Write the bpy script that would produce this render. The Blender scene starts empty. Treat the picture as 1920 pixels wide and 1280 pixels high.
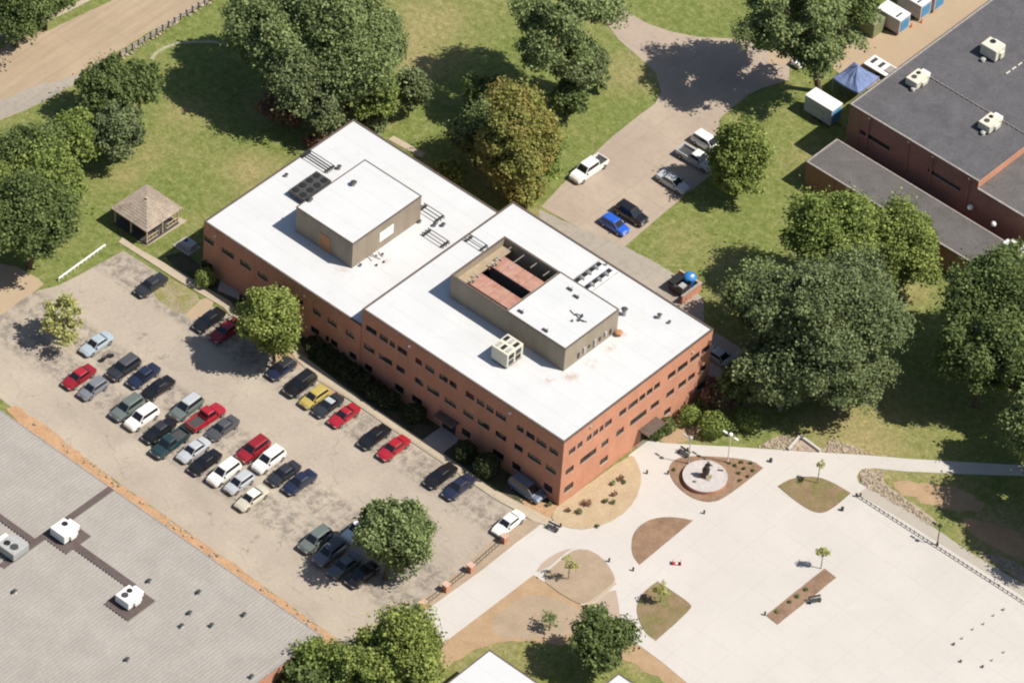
import bpy, bmesh, math, random
import numpy as np
from mathutils import Vector, Matrix
random.seed(7)
S = bpy.context.scene
COL = S.collection
# ---------------------------------------------------------------- camera
CAM = np.array([279.4885, -362.0518, 459.3898])
FPX = 9913.0
_th, _d, _r = math.radians(128.57541656), math.radians(43.39319), math.radians(4.41424632)
_fw = np.array([math.cos(_th)*math.cos(_d), math.sin(_th)*math.cos(_d), -math.sin(_d)])
_rt = np.array([math.sin(_th), -math.cos(_th), 0.0]); _up = np.cross(_rt, _fw)
_c, _s = math.cos(_r), math.sin(_r)
RT = _c*_rt + _s*_up; UP = -_s*_rt + _c*_up; FW = _fw
cam_d = bpy.data.cameras.new('camera'); cam_d.lens = FPX/1920*36; cam_d.sensor_width = 36
cam_d.clip_start = 1; cam_d.clip_end = 6000
cam = bpy.data.objects.new('camera', cam_d); COL.objects.link(cam)
mw = Matrix(((RT[0], UP[0], -FW[0], CAM[0]), (RT[1], UP[1], -FW[1], CAM[1]), (RT[2], UP[2], -FW[2], CAM[2]), (0, 0, 0, 1)))
cam.matrix_world = mw
S.camera = cam
# ---------------------------------------------------------------- light
SUN = Vector((0.67, 0.33, 1.0)).normalized()
w = bpy.data.worlds.new("World"); S.world = w; w.use_nodes = True
nt = w.node_tree; bg = nt.nodes['Background']
sky = nt.nodes.new('ShaderNodeTexSky'); sky.sky_type = 'NISHITA'; sky.sun_disc = False
sky.sun_elevation = math.asin(SUN.z); sky.sun_rotation = math.atan2(SUN.x, SUN.y)
nt.links.new(sky.outputs[0], bg.inputs[0]); bg.inputs[1].default_value = 0.07
sd = bpy.data.lights.new('sun', 'SUN'); sd.energy = 4.6; sd.angle = math.radians(0.5); sd.color = (1.0, 0.935, 0.84)
so = bpy.data.objects.new('sun', sd); COL.objects.link(so)
so.rotation_euler = SUN.to_track_quat('Z', 'Y').to_euler(); so.location = (100, 50, 150)
vs = S.view_settings; vs.view_transform = 'Standard'; vs.look = 'None'; vs.gamma = 1.0; vs.exposure = 0.5
vs.use_curve_mapping = False
S.render.engine = 'CYCLES'; S.cycles.pixel_filter_type = 'BLACKMAN_HARRIS'; S.cycles.filter_width = 2.1

# ---------------------------------------------------------------- mapping: photo survey point -> ground / plane
def G(x, y, z=0.0):
    v = RT*(x-960)/FPX - UP*(y-640)/FPX + FW
    t = (z-CAM[2])/v[2]; p = CAM+v*t
    return Vector((p[0], p[1], z))
def onplane(x, y, axis, val):
    v = RT*(x-960)/FPX - UP*(y-640)/FPX + FW
    t = (val-CAM[axis])/v[axis]; p = CAM+v*t
    return p
# ---------------------------------------------------------------- materials
def ramp(n, stops):
    r = n.nodes.new('ShaderNodeValToRGB'); e = r.color_ramp.elements
    while len(e) < len(stops): e.new(0.5)
    for i, (p, c) in enumerate(stops):
        e[i].position = p; e[i].color = (c[0], c[1], c[2], 1) if hasattr(c, '__len__') else (c, c, c, 1)
    return r
class NM:
    def __init__(s, name, rough=0.8, spec=0.3, metal=0.0):
        s.m = bpy.data.materials.new(name); s.m.use_nodes = True; s.n = s.m.node_tree
        s.b = s.n.nodes['Principled BSDF']; s.b.inputs['Roughness'].default_value = rough
        s.b.inputs['Specular IOR Level'].default_value = spec; s.b.inputs['Metallic'].default_value = metal
        s.geo = s.n.nodes.new('ShaderNodeNewGeometry')
    def pos(s): return s.geo.outputs['Position']
    def noise(s, scale, detail=5, rough=0.6, dist=0.0, vec=None):
        t = s.n.nodes.new('ShaderNodeTexNoise'); t.inputs['Scale'].default_value = scale
        t.inputs['Detail'].default_value = detail; t.inputs['Roughness'].default_value = rough
        t.inputs['Distortion'].default_value = dist
        s.n.links.new(vec or s.pos(), t.inputs['Vector']); return t.outputs['Fac']
    def stretch(s, sx, sy, sz):
        m = s.n.nodes.new('ShaderNodeMapping'); m.inputs['Scale'].default_value = (sx, sy, sz)
        s.n.links.new(s.pos(), m.inputs['Vector']); return m.outputs[0]
    def math(s, op, a, b=None, clamp=False):
        t = s.n.nodes.new('ShaderNodeMath'); t.operation = op; t.use_clamp = clamp
        for i, v in enumerate((a, b)):
            if v is None: continue
            if isinstance(v, (int, float)): t.inputs[i].default_value = v
            else: s.n.links.new(v, t.inputs[i])
        return t.outputs[0]
    def ramp(s, fac, stops):
        r = ramp(s.n, stops); s.n.links.new(fac, r.inputs[0]); return r.outputs[0]
    def mix(s, fac, a, b, mode='MIX'):
        t = s.n.nodes.new('ShaderNodeMix'); t.data_type = 'RGBA'; t.blend_type = mode
        if isinstance(fac, (int, float)): t.inputs[0].default_value = fac
        else: s.n.links.new(fac, t.inputs[0])
        for i, v in ((6, a), (7, b)):
            if isinstance(v, tuple): t.inputs[i].default_value = (*v, 1)
            else: s.n.links.new(v, t.inputs[i])
        return t.outputs[2]
    def col(s, c):
        if isinstance(c, tuple): s.b.inputs['Base Color'].default_value = (*c, 1)
        else: s.n.links.new(c, s.b.inputs['Base Color'])
        return s
    def bump(s, h, strength=0.3, dist=0.05):
        b = s.n.nodes.new('ShaderNodeBump'); b.inputs['Strength'].default_value = strength
        b.inputs['Distance'].default_value = dist; s.n.links.new(h, b.inputs['Height'])
        s.n.links.new(b.outputs[0], s.b.inputs['Normal']); return s
    def sep(s):
        t = s.n.nodes.new('ShaderNodeSeparateXYZ'); s.n.links.new(s.pos(), t.inputs[0]); return t.outputs
    def band(s, val, centre, half, soft):
        # 1 inside |val-centre|<half, falling to 0 over soft
        a = s.math('ABSOLUTE', s.math('SUBTRACT', val, centre))
        return s.math('SUBTRACT', 1.0, s.math('DIVIDE', s.math('SUBTRACT', a, half), soft), clamp=True)
    def blob(s, x, y, r, soft=0.6):
        t = s.n.nodes.new('ShaderNodeVectorMath'); t.operation = 'DISTANCE'
        s.n.links.new(s.pos(), t.inputs[0]); t.inputs[1].default_value = (x, y, 0)
        return s.math('DIVIDE', s.math('SUBTRACT', r, t.outputs['Value']), r*soft, clamp=True)
def plain(name, c, rough=0.6, var=0.12, scale=1.5, spec=0.3, metal=0.0, bump=0.0):
    m = NM(name, rough, spec, metal); f = m.noise(scale, 6, 0.65)
    lo = tuple(v*(1-var*1.3) for v in c); hi = tuple(min(1, v*(1+var)) for v in c)
    m.col(m.ramp(f, [(0.3, lo), (0.7, hi)]))
    if bump: m.bump(f, bump, 0.05)
    return m.m
# grass with dry patches at surveyed spots
g = NM('grass', 0.9, 0.15)
n1 = g.noise(0.09, 6, 0.6, 0.4); n2 = g.noise(0.9, 7, 0.7); n3 = g.noise(4.5, 4, 0.8)
green = g.ramp(g.math('ADD', g.math('MULTIPLY', n2, 0.55), g.math('MULTIPLY', n3, 0.45)), [(0.36, (0.092, 0.122, 0.026)), (0.5, (0.155, 0.186, 0.05)), (0.64, (0.258, 0.262, 0.11))])
dryc = g.ramp(n3, [(0.35, (0.22, 0.185, 0.08)), (0.65, (0.39, 0.32, 0.16))])
dry = None
for (px, py, r, k) in [(470, 320, 6, .8), (340, 210, 5, .6), (270, 290, 7, .55), (780, 60, 11, .8), (790, 115, 5, 1.), (860, 30, 9, .6), (1180, 140, 7, .75), (1650, 840, 15, .95), (1560, 880, 9, .7), (1870, 1000, 7, 1.3),
                   (1900, 1020, 8, 1.3), (1700, 550, 4, .8), (1395, 560, 5, .7), (1320, 640, 6, .7), (1300, 820, 4, .7), (1270, 790, 4, 1.2), (1010, 420, 5, .9), (240, 330, 4, .7), (200, 95, 2.5, .6), (1290, 450, 6, .4), (1350, 760, 8, .8),
                   (1350, 500, 7, .5), (30, 60, 6, .8), (860, 1190, 8, .9), (930, 1200, 9, .75), (1190, 1230, 4, 1.), (700, 210, 5, .9), (610, 255, 5, 1.), (1520, 300, 5, .5), (1750, 900, 9, .8), (500, 205, 5, .8)]:
    p = G(px, py); q = g.math('MULTIPLY', g.blob(p.x, p.y, r, 0.9), k); dry = q if dry is None else g.math('MAXIMUM', dry, q)
dm = g.math('MULTIPLY', g.math('ADD', g.math('MULTIPLY', dry, 0.95), g.math('MULTIPLY', g.math('SUBTRACT', n1, 0.47), 1.7)), g.math('ADD', g.math('MULTIPLY', n2, 1.8), -0.05), clamp=True)
g.col(g.mix(1.0, g.mix(dm, green, dryc), g.ramp(g.noise(1.7, 6, 0.85, 0.5), [(0.36, (0.68, 0.72, 0.66)), (0.52, (1.0, 1.0, 1.0)), (0.66, (1.38, 1.32, 1.4))]), 'MULTIPLY')); g.bump(n3, 0.9, 0.12)
M_GRASS = g.m
# old tan asphalt of the car park
g = NM('asphalt_lot', 0.9, 0.2)
n1 = g.noise(0.12, 6, 0.6, 0.5); n2 = g.noise(2.2, 8, 0.75); n3 = g.noise(9, 3, 0.8)
base = g.ramp(n1, [(0.3, (0.31, 0.268, 0.218)), (0.5, (0.355, 0.308, 0.252)), (0.7, (0.4, 0.348, 0.278))])
base = g.mix(0.8, base, g.ramp(g.math('ADD', g.math('MULTIPLY', n2, .6), g.math('MULTIPLY', n3, .4)), [(0.3, (0.74, 0.74, 0.75)), (0.7, (1.22, 1.21, 1.19))]), 'MULTIPLY')
xyz = g.sep()
st = None
for yc, hw in ((-7.2, 1.7), (-20.0, 1.7), (-25.6, 1.7), (0.5, 1.2)):
    b = g.band(xyz[1], yc, hw, 1.2); st = b if st is None else g.math('MAXIMUM', st, b)
sn = g.noise(0.85, 6, 0.72, 0.3)
st = g.math('MULTIPLY', st, g.ramp(sn, [(0.43, 0.0), (0.6, 0.75)]))
base = g.mix(st, base, (0.15, 0.13, 0.115))
wn = g.n.nodes.new('ShaderNodeVectorMath'); wn.operation = 'ADD'
nn = g.n.nodes.new('ShaderNodeTexNoise'); nn.inputs['Scale'].default_value = 0.5; g.n.links.new(g.pos(), nn.inputs['Vector'])
sc = g.n.nodes.new('ShaderNodeVectorMath'); sc.operation = 'SCALE'; sc.inputs[3].default_value = 4.0
g.n.links.new(nn.outputs['Color'], sc.inputs[0]); g.n.links.new(g.pos(), wn.inputs[0]); g.n.links.new(sc.outputs[0], wn.inputs[1])
vo = g.n.nodes.new('ShaderNodeTexVoronoi'); vo.feature = 'DISTANCE_TO_EDGE'; vo.inputs['Scale'].default_value = 0.13
g.n.links.new(wn.outputs[0], vo.inputs['Vector'])
crack = g.ramp(vo.outputs['Distance'], [(0.0, 1.0), (0.012, 0.0)])
crack = g.math('MULTIPLY', crack, g.ramp(g.noise(0.3, 3), [(0.45, 0.0), (0.6, 0.55)]))
base = g.mix(crack, base, (0.1, 0.09, 0.08))
g.col(base); g.bump(n3, 0.4, 0.03)
M_LOT = g.m
def pave(name, c, var, patch, spots=0.0, joint=0.0, jw=4.5, streak=None):
    g = NM(name, 0.85, 0.25)
    n1 = g.noise(0.1, 6, 0.6, 0.6); n2 = g.noise(1.6, 8, 0.75); n3 = g.noise(7, 3, 0.7)
    b = g.ramp(n1, [(0.3, tuple(v*(1-patch) for v in c)), (0.7, tuple(v*(1+patch) for v in c))])
    b = g.mix(1.0, b, g.ramp(g.math('ADD', g.math('MULTIPLY', n2, .6), g.math('MULTIPLY', n3, .4)), [(0.3, (1-var*1.2,)*3), (0.7, (1+var,)*3)]), 'MULTIPLY')
    if spots:
        b = g.mix(g.math('MULTIPLY', g.ramp(g.noise(0.6, 7, 0.7), [(0.55, 0.0), (0.72, 1.0)]), spots), b, tuple(v*0.55 for v in c))
    if joint:
        xyz = g.sep(); jj = None
        for k in (0, 1):
            fr = g.math('FRACT', g.math('ADD', g.math('DIVIDE', xyz[k], jw), 100.3))
            q = g.math('LESS_THAN', g.math('ABSOLUTE', g.math('SUBTRACT', fr, 0.5)), 0.045/jw*1.2)
            jj = q if jj is None else g.math('MAXIMUM', jj, q)
        b = g.mix(g.math('MULTIPLY', jj, joint), b, tuple(v*0.6 for v in c))
    if streak:
        s_ = g.noise(1.0, 5, 0.7, 0, g.stretch(*streak)); b = g.mix(0.5, b, g.ramp(s_, [(0.35, (0.82,)*3), (0.65, (1.15,)*3)]), 'MULTIPLY')
    g.col(b); g.bump(n3, 0.25, 0.02); return g.m
M_ROAD = pave('concrete_road', (0.34, 0.262, 0.18), 0.08, 0.07, 0.15, 0.25, 6, (1.0, 0.07, 1))
M_REAR = pave('rear_drive_concrete', (0.35, 0.285, 0.225), 0.12, 0.12, 0.35, 0.35, 5.5)
M_STRIP = pave('service_drive', (0.31, 0.275, 0.23), 0.18, 0.14, 0.4, 0.35, 4)
M_SAND = pave('sand_yard', (0.37, 0.282, 0.19), 0.07, 0.05, 0.1)
M_PLAZA = pave('plaza_concrete', (0.475, 0.447, 0.414), 0.04, 0.045, 0.1, 0.17, 5.0)
M_WALK = pave('sidewalk_concrete', (0.40, 0.335, 0.25), 0.08, 0.08, 0.15, 0.35, 1.8)
M_BAND = pave('walk_beside_railing', (0.37, 0.335, 0.29), 0.05, 0.05, 0.1, 0.25, 3)
M_PINK = pave('pinkish_paving', (0.36, 0.285, 0.225), 0.05, 0.05, 0.1)
M_KERB = plain('kerb_concrete', (0.42, 0.37, 0.29), 0.85, 0.12, 2.5)
M_PAINT = plain('worn_paint', (0.37, 0.335, 0.285), 0.8, 0.35, 3)
def mulch(name, a, b, c, sc=5, extra=None):
    g = NM(name, 0.95, 0.1); n = g.noise(sc, 6, 0.8); n1 = g.noise(0.5, 5, 0.6)
    cc = g.mix(0.35, g.ramp(n, [(0.3, a), (0.5, b), (0.68, c)]), g.ramp(n1, [(0.3, a), (0.7, c)]))
    if extra: cc = g.mix(g.ramp(g.noise(0.45, 6, .7), [(0.46, 0.0), (0.6, 1.0)]), cc, g.ramp(n, [(0.35, extra), (0.65, tuple(v*1.9 for v in extra))]))
    g.col(cc); g.bump(n, 0.8, 0.1); return g.m
M_MULCH = mulch('brown_mulch', (0.12, 0.075, 0.05), (0.235, 0.15, 0.1), (0.36, 0.25, 0.17))
M_MULCHG = mulch('mulch_with_grass', (0.12, 0.085, 0.045), (0.215, 0.155, 0.09), (0.31, 0.235, 0.145), 5, (0.12, 0.11, 0.045))
M_SOIL = mulch('bare_soil', (0.26, 0.17, 0.095), (0.36, 0.25, 0.15), (0.46, 0.34, 0.22))
M_GREYSOIL = mulch('tan_mulch', (0.24, 0.18, 0.125), (0.34, 0.265, 0.19), (0.42, 0.33, 0.24))
M_TANBED = mulch('pale_gravel_bed', (0.29, 0.215, 0.13), (0.4, 0.31, 0.2), (0.52, 0.42, 0.29))
M_ORANGE = mulch('orange_mulch', (0.26, 0.15, 0.08), (0.41, 0.25, 0.135), (0.52, 0.36, 0.23), 3)
M_WEED = mulch('weedy_patch', (0.12, 0.11, 0.04), (0.28, 0.24, 0.15), (0.38, 0.33, 0.22), 3, (0.14, 0.135, 0.05))
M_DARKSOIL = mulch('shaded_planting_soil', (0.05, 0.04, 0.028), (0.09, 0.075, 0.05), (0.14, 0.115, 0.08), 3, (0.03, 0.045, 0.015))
M_RIP = mulch('riprap_ground', (0.2, 0.155, 0.1), (0.34, 0.28, 0.2), (0.44, 0.37, 0.28), 2)
M_STONE = plain('pale_stone', (0.34, 0.28, 0.21), 0.85, 0.45, 2)
def brickm(name, c1, c2, mort):
    g = NM(name, 0.88, 0.2)
    xyz = g.sep(); cm = g.n.nodes.new('ShaderNodeCombineXYZ')
    g.n.links.new(g.math('ADD', xyz[0], xyz[1]), cm.inputs[0]); g.n.links.new(xyz[2], cm.inputs[1])
    bt = g.n.nodes.new('ShaderNodeTexBrick'); g.n.links.new(cm.outputs[0], bt.inputs['Vector'])
    bt.inputs['Scale'].default_value = 1; bt.inputs['Brick Width'].default_value = 0.22; bt.inputs['Row Height'].default_value = 0.075
    bt.inputs['Mortar Size'].default_value = 0.006; bt.inputs['Color1'].default_value = (*c1, 1); bt.inputs['Color2'].default_value = (*c2, 1); bt.inputs['Mortar'].default_value = (*mort, 1)
    n = g.noise(0.5, 6, 0.7, 0, g.stretch(1, 1, .4)); n2 = g.noise(3, 4, .6)
    c = g.mix(1.0, bt.outputs['Color'], g.ramp(g.math('ADD', g.math('MULTIPLY', n, .6), g.math('MULTIPLY', n2, .4)), [(0.3, (0.8, 0.79, 0.78)), (0.7, (1.16, 1.15, 1.12))]), 'MULTIPLY')
    g.col(c); return g.m
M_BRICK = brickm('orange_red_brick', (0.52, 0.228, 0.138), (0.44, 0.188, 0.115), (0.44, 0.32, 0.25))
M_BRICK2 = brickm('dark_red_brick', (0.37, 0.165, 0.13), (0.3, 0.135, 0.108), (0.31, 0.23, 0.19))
M_BRICK3 = brickm('tan_brown_brick', (0.3, 0.165, 0.11), (0.25, 0.135, 0.09), (0.26, 0.19, 0.15))
# white membrane roof with faint staining
g = NM('white_roof_membrane', 0.6, 0.3)
n = g.noise(0.25, 6, 0.6); n2 = g.noise(1.4, 6, .65)
c = g.ramp(n, [(0.3, (0.505, 0.515, 0.52)), (0.7, (0.55, 0.555, 0.56))])
stn = None
for (px, py, z, r, k) in [(1070, 705, 10.9, 1.5, .55), (1110, 680, 10.9, 1.2, .6), (1140, 650, 10.9, 1.3, .6), (1030, 712, 10.9, 1.2, .4), (962, 680, 10.9, 1.0, .5), (1165, 625, 10.9, 1., .7), (720, 485, 8.2, 1.6, .4), (640, 505, 8.2, 1.6, .3), (960, 672, 10.9, 2., .3)]:
    p = G(px, py, z); t = g.n.nodes.new('ShaderNodeVectorMath'); t.operation = 'DISTANCE'; g.n.links.new(g.pos(), t.inputs[0]); t.inputs[1].default_value = (p.x, p.y, z)
    q = g.math('MULTIPLY', g.math('SUBTRACT', 1.0, g.math('DIVIDE', t.outputs['Value'], r), clamp=True), k*1.4); stn = q if stn is None else g.math('MAXIMUM', stn, q)
stn = g.math('MULTIPLY', stn, g.ramp(n2, [(0.42, 0.0), (0.62, 1.0)]))
c = g.mix(stn, c, (0.34, 0.2, 0.13)); c = g.mix(g.math('MULTIPLY', g.ramp(n2, [(0.55, 0.0), (0.8, 1.0)]), 0.15), c, (0.5, 0.45, 0.38))
xyz = g.sep(); fr = g.math('FRACT', g.math('ADD', g.math('DIVIDE', xyz[1], 3.05), 50)); c = g.mix(g.math('MULTIPLY', g.math('LESS_THAN', fr, 0.03), 0.5), c, (0.42, 0.42, 0.41)); c = g.mix(g.math('MULTIPLY', g.ramp(g.noise(0.5, 8, .75, .8), [(0.56, 0.0), (0.72, 1.0)]), 0.28), c, (0.36, 0.33, 0.28))
g.col(c); M_WHITEROOF = g.m
def darkroof(name, c, streak=None):
    g = NM(name, 0.92, 0.15); n = g.noise(0.35, 7, 0.7, 0.6); n2 = g.noise(3.5, 5, 0.75)
    cc = g.mix(1.0, g.ramp(n, [(0.3, tuple(v*0.83 for v in c)), (0.7, tuple(v*1.2 for v in c))]), g.ramp(n2, [(0.3, (0.78,)*3), (0.7, (1.2,)*3)]), 'MULTIPLY')
    g.col(cc); g.bump(n2, 0.3, 0.03); return g.m
M_GREYROOF = darkroof('grey_gravel_roof', (0.098, 0.095, 0.102))
M_GREYROOF2 = darkroof('grey_brown_gravel_roof', (0.112, 0.104, 0.102))
M_PAD = darkroof('dark_walkway_pad', (0.105, 0.082, 0.077))
g = NM('weathered_ribbed_membrane', 0.75, 0.25); n = g.noise(0.3, 6, .65, .3); n2 = g.noise(2.5, 6, .75)
g.col(g.mix(1.0, g.ramp(n, [(0.3, (0.265, 0.247, 0.225)), (0.7, (0.315, 0.297, 0.272))]), g.ramp(n2, [(0.3, (0.87,)*3), (0.7, (1.1,)*3)]), 'MULTIPLY')); M_RIBROOF = g.m
g = NM('corrugated_tan_siding', 0.6, 0.3); n = g.noise(0.6, 5, .6, 0, g.stretch(1, 1, .3)); xyz = g.sep()
fr = g.math('SINE', g.math('MULTIPLY', g.math('ADD', xyz[0], xyz[1]), 6.283/0.3))
g.col(g.ramp(n, [(0.3, (0.25, 0.205, 0.152)), (0.7, (0.32, 0.27, 0.205))])); g.bump(fr, 0.7, 0.04); M_SIDING = g.m
M_COPING = plain('dark_bronze_coping', (0.11, 0.085, 0.07), 0.5, 0.2, 2)
M_PALECOP = plain('pale_coping', (0.3, 0.27, 0.25), 0.6, 0.2, 2)
M_GLASS = NM('dark_window_glass', 0.12, 0.6); M_GLASS.col((0.018, 0.02, 0.024)); M_GLASS = M_GLASS.m
M_BLIND = plain('pale_blind_behind_glass', (0.42, 0.36, 0.31), 0.5, 0.4, 1.5)
M_FRAME = plain('dark_window_frame', (0.06, 0.045, 0.038), 0.5)
M_SILL = plain('limestone_sill', (0.42, 0.34, 0.28), 0.8, 0.1)
M_WHITE = plain('white_painted_metal', (0.74, 0.73, 0.70), 0.4, 0.04)
M_CREAM = plain('cream_painted_metal', (0.58, 0.55, 0.45), 0.5, 0.07)
M_GREYMET = plain('galvanised_metal', (0.36, 0.36, 0.35), 0.45, 0.15, 3)
M_BLACK = plain('black_metal', (0.022, 0.022, 0.023), 0.5)
M_DARKGREY = plain('dark_grey_metal', (0.06, 0.06, 0.062), 0.5)
M_RUST = mulch('rust_pink_panels', (0.27, 0.1, 0.065), (0.38, 0.215, 0.165), (0.46, 0.3, 0.24), 1.2)
M_TANMET = plain('tan_metal', (0.34, 0.27, 0.18), 0.6, 0.15)
M_ORANGEPANEL = plain('orange_brown_panel', (0.38, 0.19, 0.09), 0.6, 0.2)
M_WOOD = plain('pale_weathered_wood', (0.46, 0.36, 0.24), 0.8, 0.2, 3)
g = NM('wood_shake_roof', 0.9, 0.15); n = g.noise(1.2, 6, .8); n3 = g.noise(7, 3, .8); g.col(g.ramp(g.math('ADD', g.math('MULTIPLY', n, .5), g.math('MULTIPLY', n3, .5)), [(0.34, (0.15, 0.12, 0.095)), (0.5, (0.32, 0.265, 0.21)), (0.66, (0.46, 0.39, 0.32))])); g.bump(n3, .8, .08); M_SHAKE = g.m
M_BARK = plain('bark', (0.12, 0.09, 0.065), 0.95, 0.3, 5, 0.1)
M_PALEBARK = plain('pale_bark', (0.22, 0.19, 0.14), 0.95, 0.25, 5, 0.1)
M_TYRE = plain('tyre_rubber', (0.018, 0.018, 0.019), 0.85)
M_RIM = plain('alloy_rim', (0.35, 0.35, 0.36), 0.35, 0.05, 1, 0.5, 0.6)
M_LAMPW = plain('headlight_lens', (0.6, 0.6, 0.58), 0.15, 0.03, 1, 0.6)
M_LAMPR = plain('taillight_lens', (0.25, 0.012, 0.01), 0.2, 0.03, 1, 0.6)
M_TENT = plain('blue_grey_canvas', (0.155, 0.205, 0.37), 0.75, 0.22, 0.8)
M_BLUE = plain('bright_blue_plastic', (0.03, 0.19, 0.5), 0.5, 0.2, 1.5)
M_BLUEPANEL = plain('blue_panel', (0.07, 0.25, 0.46), 0.5, 0.15, 1.5)
M_OLIVE = plain('olive_green_paint', (0.19, 0.21, 0.11), 0.6, 0.12)
M_BRONZE = plain('dark_bronze', (0.045, 0.032, 0.03), 0.4, 0.3, 3, 0.5, 0.4)
M_REDP = plain('red_plastic', (0.45, 0.03, 0.05), 0.5)
M_SKIN = plain('skin', (0.36, 0.22, 0.15), 0.7); M_CLOTH1 = plain('dark_cloth', (0.03, 0.035, 0.05), 0.9)
# ---------------------------------------------------------------- mesh helpers
def tag(o, label=None, cat=None, group=None, kind=None):
    if label: o['label'] = label
    if cat: o['category'] = cat
    if group: o['group'] = group
    if kind: o['kind'] = kind
    return o
def empty(name, loc=(0, 0, 0), rz=0.0, label=None, cat=None, group=None):
    o = bpy.data.objects.new(name, None); o.location = loc; o.rotation_euler = (0, 0, rz); o.empty_display_size = 0.3
    COL.objects.link(o); return tag(o, label, cat, group)
class MB:
    def __init__(s): s.v = []; s.f = []; s.mi = []
    def add(s, vs, fs, mi=0):
        b = len(s.v); s.v += [tuple(v) for v in vs]; s.f += [tuple(i+b for i in f) for f in fs]; s.mi += [mi]*len(fs); return s
    def box(s, x0, x1, y0, y1, z0, z1, mi=0):
        return s.add([(x0, y0, z0), (x1, y0, z0), (x1, y1, z0), (x0, y1, z0), (x0, y0, z1), (x1, y0, z1), (x1, y1, z1), (x0, y1, z1)],
                     [(0, 3, 2, 1), (4, 5, 6, 7), (0, 1, 5, 4), (1, 2, 6, 5), (2, 3, 7, 6), (3, 0, 4, 7)], mi)
    def cbox(s, cx, cy, z0, sx, sy, sz, mi=0): return s.box(cx-sx/2, cx+sx/2, cy-sy/2, cy+sy/2, z0, z0+sz, mi)
    def cyl(s, p, q, r0, r1=None, n=8, mi=0):
        r1 = r0 if r1 is None else r1; p = Vector(p); q = Vector(q); d = (q-p).normalized()
        a = d.orthogonal().normalized(); b = d.cross(a); vs = []
        for c, r in ((p, r0), (q, r1)):
            for i in range(n):
                t = 2*math.pi*i/n; vs.append(c+(a*math.cos(t)+b*math.sin(t))*r)
        fs = [(i, (i+1) % n, n+(i+1) % n, n+i) for i in range(n)]+[tuple(range(n))[::-1], tuple(range(n, 2*n))]
        return s.add(vs, fs, mi)
    def ball(s, c, rx, ry, rz, nu=10, nv=6, mi=0):
        vs = [(c[0], c[1], c[2]-rz)]
        for j in range(1, nv):
            ph = -math.pi/2+math.pi*j/nv
            for i in range(nu):
                t = 2*math.pi*i/nu; vs.append((c[0]+rx*math.cos(ph)*math.cos(t), c[1]+ry*math.cos(ph)*math.sin(t), c[2]+rz*math.sin(ph)))
        vs.append((c[0], c[1], c[2]+rz)); fs = []
        for i in range(nu): fs.append((0, 1+(i+1) % nu, 1+i))
        for j in range(nv-2):
            for i in range(nu): a = 1+j*nu; fs.append((a+i, a+(i+1) % nu, a+nu+(i+1) % nu, a+nu+i))
        l = len(vs)-1; a = 1+(nv-2)*nu
        for i in range(nu): fs.append((a+i, a+(i+1) % nu, l))
        return s.add(vs, fs, mi)
    def mesh(s, name, mats, smooth=False):
        me = bpy.data.meshes.new(name); me.from_pydata(s.v, [], s.f)
        for m in (mats if isinstance(mats, (list, tuple)) else [mats]): me.materials.append(m)
        me.polygons.foreach_set('material_index', s.mi)
        if smooth: me.polygons.foreach_set('use_smooth', [True]*len(s.f))
        me.update(); return me
    def build(s, name, mats, parent=None, loc=(0, 0, 0), smooth=False):
        return link(name, s.mesh(name, mats, smooth), parent, loc)
def link(name, me, parent=None, loc=(0, 0, 0), rz=0.0):
    o = bpy.data.objects.new(name, me); COL.objects.link(o)
    if parent: o.parent = parent
    o.location = loc
    if rz: o.rotation_euler = (0, 0, rz)
    return o
def bevel(o, w=0.04, seg=1):
    m = o.modifiers.new('bevel', 'BEVEL'); m.width = w; m.segments = seg; m.limit_method = 'ANGLE'; return o
def copy_tree(o, parent=None):
    c = o.copy(); COL.objects.link(c); c.parent = parent
    for ch in o.children: copy_tree(ch, c)
    return c
def chaikin(p, n=2):
    for _ in range(n):
        q = []
        for i in range(len(p)):
            a, b = p[i], p[(i+1) % len(p)]
            q += [(a[0]*.75+b[0]*.25, a[1]*.75+b[1]*.25), (a[0]*.25+b[0]*.75, a[1]*.25+b[1]*.75)]
        p = q
    return p
def area(p): return sum(p[i][0]*p[(i+1) % len(p)][1]-p[(i+1) % len(p)][0]*p[i][1] for i in range(len(p)))/2
def ragged(p, amp, step=0.7, seed=1):
    rnd = random.Random(seed); q = []
    for i in range(len(p)):
        a, b = Vector(p[i]), Vector(p[(i+1) % len(p)]); L = (b-a).length; n = max(1, int(L/step)); d = (b-a).normalized() if L > 0 else Vector((1, 0)); nrm = Vector((-d.y, d.x))
        for k in range(n):
            t = a+(b-a)*k/n; q.append(tuple(t+nrm*rnd.uniform(-amp, amp)*(1 if k else .3)))
    return q
def prism(mb, pts, z0, z1, mi=0):
    if area(pts) < 0: pts = pts[::-1]
    n = len(pts); vs = [(x, y, z0) for x, y in pts]+[(x, y, z1) for x, y in pts]
    return mb.add(vs, [tuple(range(n, 2*n))]+[(i, (i+1) % n, n+(i+1) % n, n+i) for i in range(n)], mi)
def sheet(name, px, z, mat, kind='structure', smooth=0, rag=0.0, thick=0.0, raw=False, z0=0.0):
    if smooth: px = chaikin(px, smooth)
    pts = px if raw else [tuple(G(x, y)[:2]) for x, y in px]
    if rag: pts = ragged(pts, rag, 0.8, hash(name) % 100 if False else len(pts))
    mb = MB()
    if area(pts) < 0: pts = pts[::-1]
    if thick: prism(mb, pts, z-thick, z)
    else: mb.add([(x, y, z) for x, y in pts], [tuple(range(len(pts)))])
    o = mb.build(name, mat); return tag(o, kind=kind)
# ================================================================ ground
mb = MB(); R_ = 2500
mb.add([(-R_, -R_, 0), (R_, -R_, 0), (R_, R_, 0), (-R_, R_, 0)], [(0, 1, 2, 3)])
tag(mb.build('ground', M_GRASS), kind='structure')
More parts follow.
